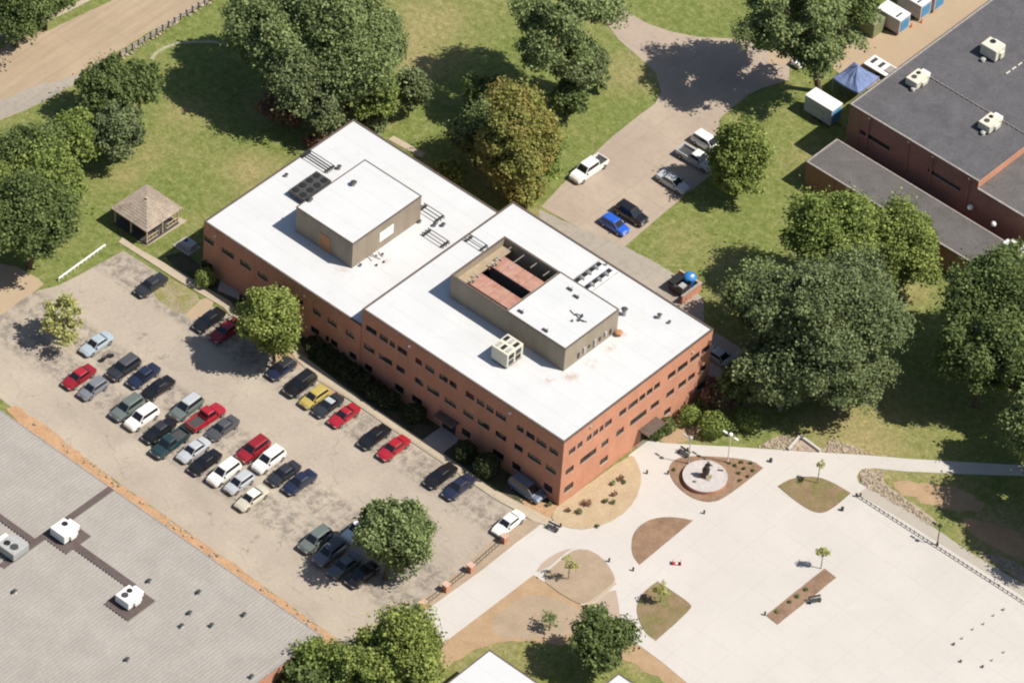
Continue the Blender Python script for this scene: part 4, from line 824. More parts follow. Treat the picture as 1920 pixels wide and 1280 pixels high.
def shrub(px, py, r, kind, label, group='shrubs and bushes', rz=None, name='shrub', leaf=.24, dens=40, ry=None):
    if r > .8 and kind != 'red':
        rz = rz or r*.85; p = G(px, py, rz); o = empty(name, (p.x, p.y, 0), 0, label, 'shrub', group)
        me = clipmesh('foliage', r, ry or r, rz, int(px*3+py), 55, .24); me.materials.append(F[kind]); link('foliage', me, o, (0, 0, rz)); MB().cyl((0, 0, 0), (0, 0, rz), .05, .02, 5).build('stem', M_BARK, o); return o
    rz = rz or r*.85; p = G(px, py, rz); o = empty(name, (p.x, p.y, 0), 0, label, 'shrub', group)
    me, cc = leafmesh('foliage', r, ry or r, rz, int(px*3+py), dens, leaf, .32, 14); me.materials.append(F[kind]); link('foliage', me, o, (0, 0, rz))
    MB().cyl((0, 0, 0), (0, 0, rz), .05, .02, 5).build('stem', M_BARK, o); return o
shrub(1293, 778, 1.45, 'mid', 'large clipped round bush on the sunlit side of the brick wall', rz=1.3); shrub(1250, 797, 1.2, 'dark', 'blue green bush left of the large clipped bush'); shrub(1232, 812, .9, 'dark', 'small dark bush just right of the main entrance'); shrub(1322, 757, 1.2, 'dark', 'bush nearest the right corner of the brick building'); shrub(1338, 795, 1.9, 'mid', 'wide low bush beside the left lamp post'); shrub(1400, 785, 1.8, 'mid', 'wide low bush beside the right lamp post', rz=1.1); shrub(1370, 800, 1.0, 'dark', 'small bush between the two lamp posts')
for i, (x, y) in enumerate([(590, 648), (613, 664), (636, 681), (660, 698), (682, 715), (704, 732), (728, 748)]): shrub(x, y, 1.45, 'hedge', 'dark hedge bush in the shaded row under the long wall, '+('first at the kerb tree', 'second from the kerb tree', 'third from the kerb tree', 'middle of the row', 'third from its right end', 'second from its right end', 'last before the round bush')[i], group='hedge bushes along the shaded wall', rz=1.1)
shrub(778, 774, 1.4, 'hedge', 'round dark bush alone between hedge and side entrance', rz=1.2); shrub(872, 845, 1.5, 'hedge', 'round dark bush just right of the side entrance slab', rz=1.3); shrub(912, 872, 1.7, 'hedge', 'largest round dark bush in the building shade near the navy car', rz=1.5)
shrub(384, 520, 1.4, 'mid', 'pale bush in the shade at the left end of the building', rz=1.2); shrub(395, 495, 1.2, 'hedge', 'dark bush against the left end of the long wall'); shrub(455, 575, 1.0, 'hedge', 'dark bush beside the small entrance pad'); shrub(580, 262, 1.2, 'red', 'brownish bush touching the upper left roof edge')
for i, (x, y, r) in enumerate([(1165, 895, .5), (1150, 905, .42), (1170, 903, .35), (1152, 925, .45), (1135, 938, .4), (1150, 940, .4), (1100, 942, .6), (1085, 958, .45), (1120, 985, .3), (1065, 955, .35), (1030, 945, .4)]):
    shrub(x, y, r, 'grey' if i % 3 else 'red', ['tallest young shrub near the entrance end of the gravel bed', 'low shrub left of the tallest one in the gravel bed', 'tiny shrub right of the tallest one in the gravel bed', 'shrub at the centre right of the gravel bed', 'shrub in the middle of the gravel bed', 'shrub beside the middle one in the gravel bed', 'widest shrub in the left half of the gravel bed', 'shrub below the widest one in the gravel bed', 'tiny shrub by the lower rim of the gravel bed', 'small shrub close to the sunlit building corner', 'shrub on the orange soil at the shaded building corner'][i], group='young shrubs in the gravel bed', leaf=.16, dens=26)
for i, (x, y) in enumerate([(1367, 867), (1378, 872), (1390, 866), (1395, 878), (1408, 868), (1412, 882), (1402, 892), (1385, 886), (1388, 900), (1264, 880)]):
    o = shrub(x, y, .27, 'dark', ['plant nearest the top of the statue platform in right mulch', 'second plant along the left of the right mulch', 'plant at the top middle of the right mulch', 'plant in the centre of the right mulch cluster', 'plant at the top right of the mulch cluster', 'rightmost plant in the mulch near the pointed tip', 'plant in the lower right of the mulch cluster', 'plant just below the centre of the mulch cluster', 'lowest plant of the mulch cluster right of the platform', 'small dark plant left of the statue platform'][i], group='small dark plants by the statue' if i < 9 else None, leaf=.12, dens=80, name='bedding_plant')
for i, (x, y) in enumerate([(1457, 1146), (1481, 1128), (1495, 1117), (1511, 1104)]):
    shrub(x, y, .3, 'olive', ['plant nearest the lower left end of the long narrow bed', 'second plant from the lower end of the long narrow bed', 'third plant from the lower end of the long narrow bed', 'plant in the middle of the long narrow bed'][i], group='plants in the long narrow bed', leaf=.14, dens=70, name='bedding_plant')
# ================================================================ vehicles
def paint(name, c, rough=.28):
    m = NM(name, rough, .5); m.b.inputs['Coat Weight'].default_value = .5; m.b.inputs['Coat Roughness'].default_value = .1; m.col(m.ramp(m.noise(3, 3), [(.3, tuple(v*.93 for v in c)), (.7, c)])); return m.m
PC = {'black': (.012, .012, .014), 'dark': (.03, .032, .037), 'navy': (.018, .024, .052), 'red': (.34, .018, .03), 'darkred': (.25, .015, .022), 'white': (.76, .75, .71), 'silver': (.42, .44, .46), 'grey': (.17, .18, .2), 'darkgrey': (.07, .073, .08), 'greengrey': (.12, .145, .135), 'teal': (.02, .042, .046), 'gold': (.42, .33, .09), 'blue': (.02, .1, .5), 'slate': (.12, .15, .2), 'paleblue': (.35, .42, .47), 'champagne': (.5, .47, .38)}
PM = {k: paint('car_paint_'+k, v) for k, v in PC.items()}
M_CARGLASS = NM('car_glass', .06, .8); M_CARGLASS.col((.012, .014, .018)); M_CARGLASS = M_CARGLASS.m
# type: L, W, body stations (t along, top z), belt, roof z, greenhouse (rear base, rear top, front top, front base) measured from rear
TY = {
 'sedan': dict(L=4.75, W=1.8, st=[(0, .86), (.12, .97), (.9, 1.0), (1.2, .98), (3.3, .98), (3.55, .94), (4.4, .8), (4.75, .62)], belt=.94, roof=1.43, gh=(.75, 1.45, 2.75, 3.6)),
 'hatch': dict(L=4.2, W=1.75, st=[(0, .9), (.1, 1.0), (.6, 1.02), (2.9, 1.0), (3.2, .96), (3.95, .84), (4.2, .66)], belt=.97, roof=1.5, gh=(.1, .5, 2.4, 3.25)),
 'suv': dict(L=4.75, W=1.9, st=[(0, 1.0), (.1, 1.12), (.6, 1.14), (3.2, 1.12), (3.5, 1.1), (4.5, .98), (4.75, .78)], belt=1.1, roof=1.75, gh=(.08, .4, 2.75, 3.6)),
 'minivan': dict(L=5.0, W=1.95, st=[(0, 1.0), (.1, 1.08), (.6, 1.1), (3.6, 1.06), (4.0, 1.0), (4.75, .86), (5.0, .68)], belt=1.06, roof=1.76, gh=(.08, .35, 3.1, 4.15)),
 'coupe': dict(L=4.5, W=1.8, st=[(0, .8), (.12, .9), (.8, .93), (1.2, .92), (2.9, .92), (3.2, .88), (4.2, .74), (4.5, .58)], belt=.88, roof=1.32, gh=(.7, 1.5, 2.35, 3.3)),
 'van': dict(L=5.7, W=2.05, st=[(0, 1.2), (.1, 1.3), (.6, 1.32), (3.8, 1.3), (4.2, 1.25), (5.3, 1.05), (5.7, .8)], belt=1.28, roof=2.15, gh=(.04, .12, 3.9, 4.65)),
 'pickup': dict(L=5.6, W=1.95, st=[(0, .72), (.1, .74), (2.2, .74), (2.25, 1.1), (4.1, 1.1), (4.3, 1.08), (5.3, 1.0), (5.6, .8)], belt=1.08, roof=1.8, gh=(2.3, 2.5, 3.6, 4.3)),
 'crewpickup': dict(L=5.9, W=2.0, st=[(0, .76), (.1, .78), (1.7, .78), (1.75, 1.2), (4.5, 1.2), (4.7, 1.16), (5.6, 1.06), (5.9, .84)], belt=1.18, roof=1.95, gh=(1.75, 1.85, 3.9, 4.65)),
}
MC = {}
def car_meshes(ty):
    if ty in MC: return MC[ty]
    d = TY[ty]; L, W = d['L'], d['W']; hw = W/2; mb = MB(); N = 8
    def plan(t):   # half width factor
        e = min(t, L-t); return hw*(1-.16*max(0, 1-e/.45)**2)
    secs = []
    for t, z in d['st']:
        w_ = plan(t); zb = .24+.1*max(0, 1-min(t, L-t)/.5); x = t-L/2
        secs.append([(x, -w_*.95, zb), (x, -w_, zb+.2), (x, -w_*.985, z-.22), (x, -w_*.86, z-.02), (x, 0, z+.02), (x, w_*.86, z-.02), (x, w_*.985, z-.22), (x, w_, zb+.2), (x, w_*.95, zb)])
    n = 9; vs = [p for s_ in secs for p in s_]; fs = []
    for i in range(len(secs)-1):
        for k in range(n-1): fs.append((i*n+k, i*n+k+1, (i+1)*n+k+1, (i+1)*n+k))
        fs.append((i*n+n-1, i*n, (i+1)*n, (i+1)*n+n-1))
    fs.append(tuple(range(n))[::-1]); fs.append(tuple(range((len(secs)-1)*n, len(secs)*n)))
    fs = [f[::-1] for f in fs]; mb.add(vs, fs)
    a, b, c, e = [v-L/2 for v in d['gh']]; zb, zr = d['belt'], d['roof']; wb, wt = hw*.88, hw*.73
    gv = [(a, -wb, zb-.1), (e, -wb, zb-.1), (e, wb, zb-.1), (a, wb, zb-.1), (b, -wt, zr-.05), (c, -wt, zr-.05), (c, wt, zr-.05), (b, wt, zr-.05)]
    mb.add(gv, [(0, 1, 5, 4), (1, 2, 6, 5), (2, 3, 7, 6), (3, 0, 4, 7), (4, 5, 6, 7)])
    if 'pickup' in ty:
        bl_ = d['st'][2][0]; x0 = -L/2+.03; x1 = bl_-L/2
        mb.box(x0, x1, -hw*.97, -hw*.97+.12, .7, 1.12).box(x0, x1, hw*.97-.12, hw*.97, .7, 1.12).box(x0, x0+.1, -hw*.97+.12, hw*.97-.12, .7, 1.12)
    out = {'body': mb.mesh('body', PM['white'])}
    rf = MB(); rb = b+.04; rc = c-.02
    rf.add([(rb, -wt+.03, zr-.048), (rc, -wt+.03, zr-.048), (rc, wt-.03, zr-.048), (rb, wt-.03, zr-.048), (rb+.1, -wt+.12, zr), (rc-.1, -wt+.12, zr), (rc-.1, wt-.12, zr), (rb+.1, wt-.12, zr)], [(0, 1, 5, 4), (1, 2, 6, 5), (2, 3, 7, 6), (3, 0, 4, 7), (4, 5, 6, 7)])
    out['roof'] = rf.mesh('roof', PM['white'])
    def plate(ids, ins_u, lo, hi, name, off=.012):
        p = [Vector(gv[i]) for i in ids]  # bl, br, tr, tl
        def P(u, v): return (p[0].lerp(p[1], u)).lerp(p[3].lerp(p[2], u), v)
        q = [P(ins_u, lo), P(1-ins_u, lo), P(1-ins_u, hi), P(ins_u, hi)]; nn = (q[1]-q[0]).cross(q[3]-q[0]).normalized()
        if nn.dot(sum(q, Vector())/4-Vector((0, 0, .8))) < 0: nn = -nn
        m = MB(); m.add([v+nn*off for v in q]+[v-nn*.01 for v in q], [(0, 1, 2, 3), (0, 4, 5, 1), (1, 5, 6, 2), (2, 6, 7, 3), (3, 7, 4, 0)]); return m.mesh(name, M_CARGLASS)
    out['windscreen'] = plate((1, 2, 6, 5), .05, .17, .96, 'windscreen'); 
    out['rear_window'] = plate((3, 0, 4, 7), .07, .25, .92, 'rear_window')
    out['sideL'] = plate((0, 1, 5, 4), .05, .28, .9, 'side_window'); out['sideR'] = plate((2, 3, 7, 6), .05, .28, .9, 'side_window')
    if ty == 'van':
        out['sideL'] = plate((1, 0, 4, 5), .0, .28, .85, 'side_window'); gvv = gv
        for k, (i, j, s_) in {'sideL': (0, 1, -1), 'sideR': (2, 3, 1)}.items():
            m = MB(); y = s_*(wb*.62+wt*.38+.015); m.box(e-1.55, e-.75, min(y, y-s_*.03), max(y, y-s_*.03), zb+.1, zb+.6); out[k] = m.mesh('side_window', M_CARGLASS)
    m = MB(); m.cyl((0, -.11, 0), (0, .11, 0), .33, n=14); out['wheel'] = m.mesh('wheel', M_TYRE)
    m = MB(); m.cyl((0, -.12, 0), (0, .12, 0), .2, n=10); out['rim'] = m.mesh('rim', M_RIM)
    m = MB(); m.cbox(0, 0, 0, .1, .36, .14); out['lamp'] = m.mesh('headlight', M_LAMPW); m = MB(); m.cbox(0, 0, 0, .08, .34, .16); out['tail'] = m.mesh('taillight', M_LAMPR)
    m = MB(); m.cbox(0, 0, 0, .14, .2, .12); out['mirror'] = m.mesh('mirror', M_BLACK)
    if 'pickup' in ty: m = MB(); m.box(-L/2+.16, bl_-.05-L/2, -hw*.82, hw*.82, d['st'][2][1]+.025, d['st'][2][1]+.04); out['liner'] = m.mesh('bed_liner', M_DARKGREY)
    MC[ty] = out; return out
CB = {}
def car(px, py, ty, colr, ang, label, roofc=None, group='cars in the main car park', z=.02, extra=None, cat=None):
    """ang: degrees the nose points, 90=+Y (towards building), -90, 0=+X"""
    d = TY[ty]; L, W = d['L'], d['W']; m = car_meshes(ty); p = G(px, py, .75)
    nm = {'suv': 'parked_suv', 'pickup': 'pickup_truck', 'crewpickup': 'pickup_truck', 'van': 'van', 'minivan': 'minivan'}.get(ty, 'parked_car')
    o = empty(nm, (p.x, p.y, z), math.radians(ang+random.uniform(-1.5, 1.5)), label, cat or {'pickup': 'pickup truck', 'crewpickup': 'pickup truck', 'van': 'van', 'minivan': 'minivan', 'suv': 'car'}.get(ty, 'car'), group)
    def col(me, c):
        k = (me.name, c)
        if k not in CB: q = me.copy(); q.materials[0] = PM[c]; CB[k] = q
        return CB[k]
    b = link('body', col(m['body'], colr), o); 
    link('roof', col(m['roof'], roofc or colr), o)
    for k in ('windscreen', 'rear_window'): link(k, m[k], o)
    link('side_window', m['sideL'], o); link('side_window', m['sideR'], o)
    for sx in (-L/2+.85, L/2-.85):
        for sy in (-1, 1):
            wv = link('wheel', m['wheel'], o, (sx, sy*(W/2-.1), .33)); link('rim', m['rim'], wv)
    for sy in (-1, 1):
        fz = d['st'][-1][1]; link('headlight', m['lamp'], o, (L/2-.03, sy*(W/2-.36), fz-.16)); link('taillight', m['tail'], o, (-L/2+.02, sy*(W/2-.34), max(.68, d['st'][0][1]-.24)))
        link('mirror', m['mirror'], o, (d['gh'][3]-L/2-.35, sy*(W/2+.02), d['belt']-.02))
    if 'liner' in m: link('bed_liner', m['liner'], o)
    return o
cars = [
 (283, 533, 'sedan', 'dark', -90, 'dark grey sedan alone at the top end of the car park'),
 (392, 598, 'sedan', 'black', -90, 'black sedan beside the red car in the kerb tree shade'),
 (424, 618, 'sedan', 'darkred', -90, 'red sedan half under the kerb tree', 'red'),
 (181, 643, 'sedan', 'paleblue', -90, 'pale silver sedan right of the yellow tree'),
 (148, 705, 'sedan', 'darkred', -90, 'dark red sedan at the far left end of the lower row', 'red'),
 (175, 727, 'hatch', 'grey', -90, 'grey hatchback next to the leftmost red car'),
 (232, 689, 'suv', 'dark', -90, 'black suv, leftmost of three dark cars in the upper row', 'darkgrey'),
 (269, 703, 'sedan', 'navy', -90, 'dark navy car in the middle of the three dark cars'),
 (296, 726, 'sedan', 'black', -90, 'black car, rightmost of the three dark cars'),
 (239, 764, 'suv', 'greengrey', -90, 'grey green suv left of the white suv'),
 (266, 782, 'suv', 'white', -90, 'white suv between the grey green and a dark car in the lower row'),
 (298, 806, 'sedan', 'black', -90, 'black sedan between the white suv and the dark teal pickup', 'dark'),
 (319, 830, 'pickup', 'teal', -90, 'dark teal pickup truck in the lower row'),
 (363, 842, 'sedan', 'silver', -90, 'silver sedan right of the dark teal pickup'),
 (350, 763, 'suv', 'greengrey', -90, 'grey suv with silver roof left of the red pickup', 'silver'),
 (386, 781, 'pickup', 'red', 90, 'bright red pickup truck with dark bed in the upper row'),
 (417, 801, 'sedan', 'darkgrey', -90, 'dark grey sedan right of the red pickup'),
 (384, 865, 'sedan', 'black', -90, 'black sedan between silver and white cars in the lower row'),
 (420, 885, 'suv', 'white', -90, 'white suv with black roof bars right of a black sedan'),
 (449, 903, 'hatch', 'silver', -90, 'silver hatchback squeezed between two white cars'),
 (472, 932, 'sedan', 'champagne', -90, 'cream white sedan at the right end of the lower row', 'white'),
 (475, 842, 'suv', 'darkred', -90, 'red suv left of a white suv in the upper row'),
 (504, 861, 'suv', 'white', -90, 'white suv directly right of the red suv'),
 (532, 886, 'sedan', 'dark', -90, 'very dark car left of the navy one at the row end'),
 (562, 902, 'sedan', 'navy', -90, 'navy sedan at the right end of the upper row'),
 (528, 690, 'hatch', 'navy', -90, 'dark car nearest the kerb tree by the sidewalk', 'dark'),
 (563, 719, 'suv', 'black', -90, 'black suv left of the small gold car'),
 (590, 743, 'hatch', 'gold', -90, 'small gold yellow car by the sidewalk'),
 (615, 758, 'coupe', 'dark', -90, 'dark coupe with pale roof between gold and red cars', 'silver'),
 (645, 777, 'coupe', 'red', -90, 'bright red coupe by the sidewalk, right of the pale roofed one'),
 (702, 817, 'sedan', 'black', -90, 'black sedan left of the red sedan by the sidewalk'),
 (738, 838, 'sedan', 'red', -90, 'red sedan right of a black sedan by the sidewalk'),
 (826, 890, 'sedan', 'black', -90, 'black sedan left of the deep blue car near the building shade'),
 (860, 911, 'sedan', 'navy', -90, 'deep blue sedan near the building shade edge'),
 (953, 979, 'sedan', 'white', -90, 'white sedan alone at the lower right corner of the car park'),
 (592, 1011, 'suv', 'greengrey', -90, 'grey green suv leftmost in the group under the olive tree'),
 (618, 1035, 'suv', 'grey', -90, 'grey suv second in the shade of the olive tree', 'darkgrey'),
 (646, 1058, 'sedan', 'greengrey', -90, 'pale nosed dark car third under the olive tree'),
 (672, 992, 'suv', 'white', -90, 'white car poking out above the olive tree shadow'),
 (680, 1075, 'sedan', 'black', -90, 'black car hidden in the olive tree shadow'),
]
for c in cars:
    car(c[0], c[1], c[2], c[3], c[4], c[5], c[6] if len(c) > 6 else None)
RG = 'vehicles on the rear drive'
car(1104, 316, 'crewpickup', 'white', -90, 'long white crew cab pickup parked on the rear drive edge', group=RG)
car(1153, 420, 'hatch', 'blue', 0, 'bright blue hatchback on the rear drive', group=RG); car(1184, 400, 'suv', 'black', 0, 'black suv beside the bright blue hatchback', group=RG)
car(1262, 340, 'sedan', 'silver', 0, 'silver sedan in tree shade on the rear drive', 'silver', group=RG); car(1305, 296, 'pickup', 'silver', 0, 'pale pickup with white roof under the bright tree', 'white', group=RG, ); car(1328, 268, 'suv', 'white', 0, 'white suv behind the pale pickup by the bright tree', group=RG)
car(1512, 106, 'sedan', 'white', 90, 'white car glimpsed through the tall dark tree', group=None)
car(1350, 668, 'sedan', 'paleblue', 0, 'pale blue car in shade right of the brick building corner', group=None)
car(988, 915, 'minivan', 'slate', 0, 'slate blue minivan in the building shade near the front corner', group=None)
# painted stall lines
lm = MB().box(-.06, .06, -2.3, 2.3, 0, .004).mesh('painted_line', M_PAINT)
lot_o = bpy.data.objects['parking_lot']
for k in range(15): link('painted_line', lm, lot_o, (-41.8+k*2.82, -7.4, .022))
for k in range(19): link('painted_line', lm, lot_o, (-58.6+k*2.75, -25.6, .022)); link('painted_line', lm, lot_o, (-58.6+k*2.75, -20.4, .022))
# motorcycle-like clutter left of the dark suv
p = G(201, 671, .3); o = empty('motorcycle', p.xyz*1, 0, 'dark motorcycle parked between pale silver sedan and dark suv', 'motorcycle'); o.location.z = .02; o.rotation_euler.z = math.radians(80)
for x in (-.7, .7): MB().cyl((x, -.06, .32), (x, .06, .32), .32, n=14).build('wheel', M_TYRE, o)
MB().ball((.1, 0, .75), .4, .17, .2, 8, 6).ball((-.15, 0, .5), .35, .16, .2, 8, 6).build('body', M_BLACK, o); MB().ball((-.5, 0, .8), .4, .15, .1, 8, 5).build('seat', M_DARKGREY, o); MB().cyl((.6, -.35, 1.0), (.6, .35, 1.0), .03).cyl((.72, 0, .35), (.58, 0, 1.0), .04).build('handlebar', M_GREYMET, o)
# ================================================================ yard things top right
def trailer(px, py, z, L, W, H, rz, label, topm, sidem, endm=None, frontcol=None, name='trailer', cat='trailer', base=.45, panels=0, group=None, wheels=True):
    p = G(px, py, z); o = empty(name, (p.x, p.y, 0), rz, label, cat, group)
    MB().box(-L/2, L/2, -W/2, W/2, base, H-.08).build('body', sidem, o)
    bevel(MB().box(-L/2-.04, L/2+.04, -W/2-.04, W/2+.04, H-.077, H+.03).build('roof', topm, o), .05)
    if wheels:
        for sx in (-.5, .5):
            for sy in (-1, 1): MB().cyl((sx, sy*(W/2-.15)-.1, .32), (sx, sy*(W/2-.15)+.1, .32), .32, n=12).build('wheel', M_TYRE, o)
    elif base > .05: MB().box(-L/2+.1, L/2-.1, -W/2+.1, W/2-.1, 0, base-.003).build('skid', M_BLACK, o)
    if endm: MB().box(L/2+.003, L/2+.05, -W/2+.25, W/2-.25, base+.2, H-.4).build('end_panel', endm, o)
    return o
o = trailer(1545, 187, 3.0, 4.6, 2.2, 3.1, 0, 'white box trailer on the grass beside the grey hall corner', M_WHITE, plain('pale_grey_panel', (.36, .39, .44), .5), M_BLUEPANEL)
MB().box(-1.3, 1.0, -1.15, -1.103, 1.6, 2.1).build('side_lettering_strip', M_GREYMET, o); MB().cyl((2.3, 0, .5), (3.4, 0, .45), .05).build('hitch', M_BLACK, o)
GC = 'portable toilet trailers along the sand yard'
trailer(1636, 32, 2.4, 2.6, 2.4, 2.4, 0, 'olive green storage box left of the white toilet trailers', M_OLIVE, M_OLIVE, name='storage_box', cat='storage box', wheels=False, base=.1)
for i, (x, y) in enumerate([(1676, 22), (1716, -5), (1742, -20)]):
    o = trailer(x, y, 2.6, 4.0, 2.3, 2.8, 0, ['white and blue trailer nearest the olive box', 'white and blue trailer, middle one of the row', 'white and blue trailer cut by the top edge'][i], M_WHITE, plain('pinkish_white_panel', (.5, .45, .43), .6), M_BLUEPANEL, group=GC)
    MB().box(1.0, 1.25, -.9, .3, 2.832, 2.93).build('roof_vent', M_DARKGREY, o)
for i, (x, y) in enumerate([(1709, 48), (1728, 40)]):
    p = G(x, y, .3); o = empty('traffic_cone', (p.x, p.y, .03), 0, ['orange cone nearest the first blue trailer', 'orange cone further along the blue trailers'][i], 'traffic cone', 'orange cones'); M_OC = plain('orange_plastic', (.6, .2, .05), .5)
    MB().cbox(0, 0, 0, .4, .4, .05).build('base', M_OC, o); MB().cyl((0, 0, .053), (0, 0, .75), .16, .03, 10).build('cone', M_OC, o)
# blue canopy
c = [G(x, y, 2.6) for x, y in ((1562, 145), (1655, 148), (1610, 174), (1600, 120))]
xs0, xs1, ys0, ys1 = G(1562, 145, 2.6).x, G(1609, 174, 2.6).x, G(1609, 174, 2.6).y, G(1655, 148, 2.6).y
tent = empty('canopy_tent', ((xs0+xs1)/2, (ys0+ys1)/2, 0), 0, 'blue grey peaked canopy tent squeezed beside the hall corner', 'canopy')
hx, hy = abs(xs1-xs0)/2, abs(ys1-ys0)/2
n = 6; vs = [(0, 0, 4.6)]; ring = []
for i in range(4):
    a0 = [(-hx, -hy), (hx, -hy), (hx, hy), (-hx, hy)][i]; a1 = [(-hx, -hy), (hx, -hy), (hx, hy), (-hx, hy)][(i+1) % 4]
    for k in range(n): u = k/n; ring.append((a0[0]*(1-u)+a1[0]*u, a0[1]*(1-u)+a1[1]*u, 2.6-.18*math.sin(math.pi*u)))
midr = [(x*.5, y*.5, 3.35+.09*((i % 2)*2-1)) for i, (x, y, z) in enumerate(ring)]
mb = MB(); m = len(ring); mb.add(vs+midr+ring, [(0, 1+i, 1+(i+1) % m) for i in range(m)]+[(1+i, 1+m+i, 1+m+(i+1) % m, 1+(i+1) % m) for i in range(m)]); mb.build('canvas', M_TENT, tent)
mb = MB(); mb.add([(x, y, z) for x, y, z in ring]+[(x, y, z-.3) for x, y, z in ring], [(i, (i+1) % m, m+(i+1) % m, m+i) for i in range(m)]); mb.build('valance', M_TENT, tent)
for sx in (-1, 1):
    for sy in (-1, 1): MB().cyl((sx*(hx-.1), sy*(hy-.1), 0), (sx*(hx-.1), sy*(hy-.1), 2.6), .05, n=6).build('pole', M_GREYMET, tent)
p = G(1655, 124, 1.0); o = empty('flatbed_trailer', (p.x, p.y, 0), 0, 'white slatted flatbed trailer between canopy and sand yard', 'trailer')
MB().box(-2.3, 2.3, -1.2, 1.2, .7, .85).build('deck', M_WHITE, o)
for k, x in enumerate((-1.6, -.3)): MB().cbox(x, .2, .853, .5, 1.2, .1).build('deck_crate', M_DARKGREY, o)
MB().cbox(1.1, .2, .853, .9, 1.4, .15).build('deck_crate', M_PALECOP, o)
for sy in (-1, 1): MB().cyl((0, sy*1.05-.1, .33), (0, sy*1.05+.1, .33), .33, n=12).build('wheel', M_TYRE, o)
MB().cyl((2.3, 0, .7), (3.3, 0, .5), .05).build('hitch', M_BLACK, o)
# dumpster enclosure by back wall
p = G(1276, 545, 0); o = empty('dumpster_enclosure', (p.x, p.y, 0), 0, 'orange brick dumpster enclosure on the service strip', 'enclosure')
MB().box(1.6, 1.85, -1.9, 1.9, 0, 1.35).box(-1.85, 1.597, 1.65, 1.9, 0, 1.35).build('wall', M_BRICK, o)
MB().box(1.55, 1.9, -1.95, 1.95, 1.353, 1.43).build('wall_cap', M_PALECOP, o)
d = empty('dumpster', (p.x-.2, p.y-.1, .03), 0, 'black open topped dumpster inside the brick enclosure', 'dumpster')
MB().add([(-1, -.8, .1), (1, -.8, .1), (1, .8, .1), (-1, .8, .1), (-1.2, -1, 1.3), (1.2, -1, 1.3), (1.2, 1, 1.5), (-1.2, 1, 1.5)], [(0, 3, 2, 1), (0, 1, 5, 4), (1, 2, 6, 5), (2, 3, 7, 6), (3, 0, 4, 7)]).build('bin', M_DARKGREY, d)
MB().box(-1.2, -.05, -1, 1.05, 1.52, 1.58).build('lid', M_BLACK, d); MB().cbox(.5, 0, .9, .8, .9, .3).build('rubbish_bag', M_GREYMET, d)
p = G(1293, 523, 1.0); o = empty('blue_bin', (p.x, p.y, 0), 0, 'bright blue rounded recycling bin behind the brick enclosure', 'recycling bin')
MB().cyl((0, 0, .05), (0, 0, 1.3), .8, .9, 12).build('drum', M_BLUE, o); MB().ball((0, 0, 1.3), .92, .92, .6, 14, 6).build('lid', M_BLUE, o, smooth=True); MB().cbox(.4, 0, 1.75, .3, .5, .12).build('hatch', M_WHITE, o)
# ================================================================ pavilion
EV = 2.75
W_, S_, E_ = G(210, 387.5, EV), G(275.6, 435.3, EV), G(343, 390, EV)
cx, cy = (W_.x+S_.x)/2, (S_.y+E_.y)/2; hx, hy = abs(S_.x-W_.x)/2, abs(E_.y-S_.y)/2
pav = empty('pavilion', (cx, cy, 0), 0, 'small open pavilion with weathered hip roof and pale timber rails', 'pavilion')
mb = MB(); mb.add([(-hx, -hy, EV), (hx, -hy, EV), (hx, hy, EV), (-hx, hy, EV), (0, 0, EV+1.6), (-hx, -hy, EV-.15), (hx, -hy, EV-.15), (hx, hy, EV-.15), (-hx, hy, EV-.15)], [(0, 1, 4), (1, 2, 4), (2, 3, 4), (3, 0, 4), (0, 5, 6, 1), (1, 6, 7, 2), (2, 7, 8, 3), (3, 8, 5, 0), (8, 7, 6, 5)])
ro = mb.build('roof', M_SHAKE, pav)
# shingle courses (raised strips following each slope)
for side in range(4):
    mb = MB()
    for k in range(1, 9):
        f0, f1 = 1-k/9.5, 1-(k+.0)/9.5-.012
        c4 = [(-hx, -hy), (hx, -hy), (hx, hy), (-hx, hy)]; a, b = c4[side], c4[(side+1) % 4]
        z = lambda f: EV+1.6*(1-f)
        mb.add([(a[0]*f0, a[1]*f0, z(f0)+.05), (b[0]*f0, b[1]*f0, z(f0)+.05), (b[0]*f1, b[1]*f1, z(f1)+.01), (a[0]*f1, a[1]*f1, z(f1)+.01), (a[0]*f0, a[1]*f0, z(f0)), (b[0]*f0, b[1]*f0, z(f0))], [(0, 1, 2, 3), (4, 5, 1, 0)])
    mb.build('shingle_course', M_SHAKE, ro)
MB().box(-.15, .15, -.15, .15, EV+1.55, EV+1.8).build('finial', M_WOOD, ro)
MB().box(-hx+.3, hx-.3, -hy+.3, hy-.3, 0, .25).build('deck', M_DARKGREY, pav)  # deck coloured dark to imitate the shade under the roof
for sx in (-1, 0, 1):
    for sy in (-1, 0, 1):
        if sx or sy: MB().cbox(sx*(hx-.45), sy*(hy-.45), .253, .16, .16, EV-.4).build('post', M_WOOD, pav)
for (a, b, c_, d_) in [(hx-.5, hx-.4, -hy+.5, -.8), (hx-.5, hx-.4, .8, hy-.5), (-hx+.5, hx-.5, hy-.5, hy-.4)]:
    mb = MB(); mb.box(a, b, c_, d_, 1.1, 1.18).box(a, b, c_, d_, .45, .52); mb.build('railing', M_WOOD, pav)
for k in range(9): MB().cbox(hx-.45, -hy+.9+k*(2*hy-1.8)/8, .53, .07, .07, .55).build('baluster', M_WOOD, pav)
sheet('pavilion_path', [(262, 455), (275, 462), (350, 415), (338, 408)], .06, M_WALK, thick=.06)
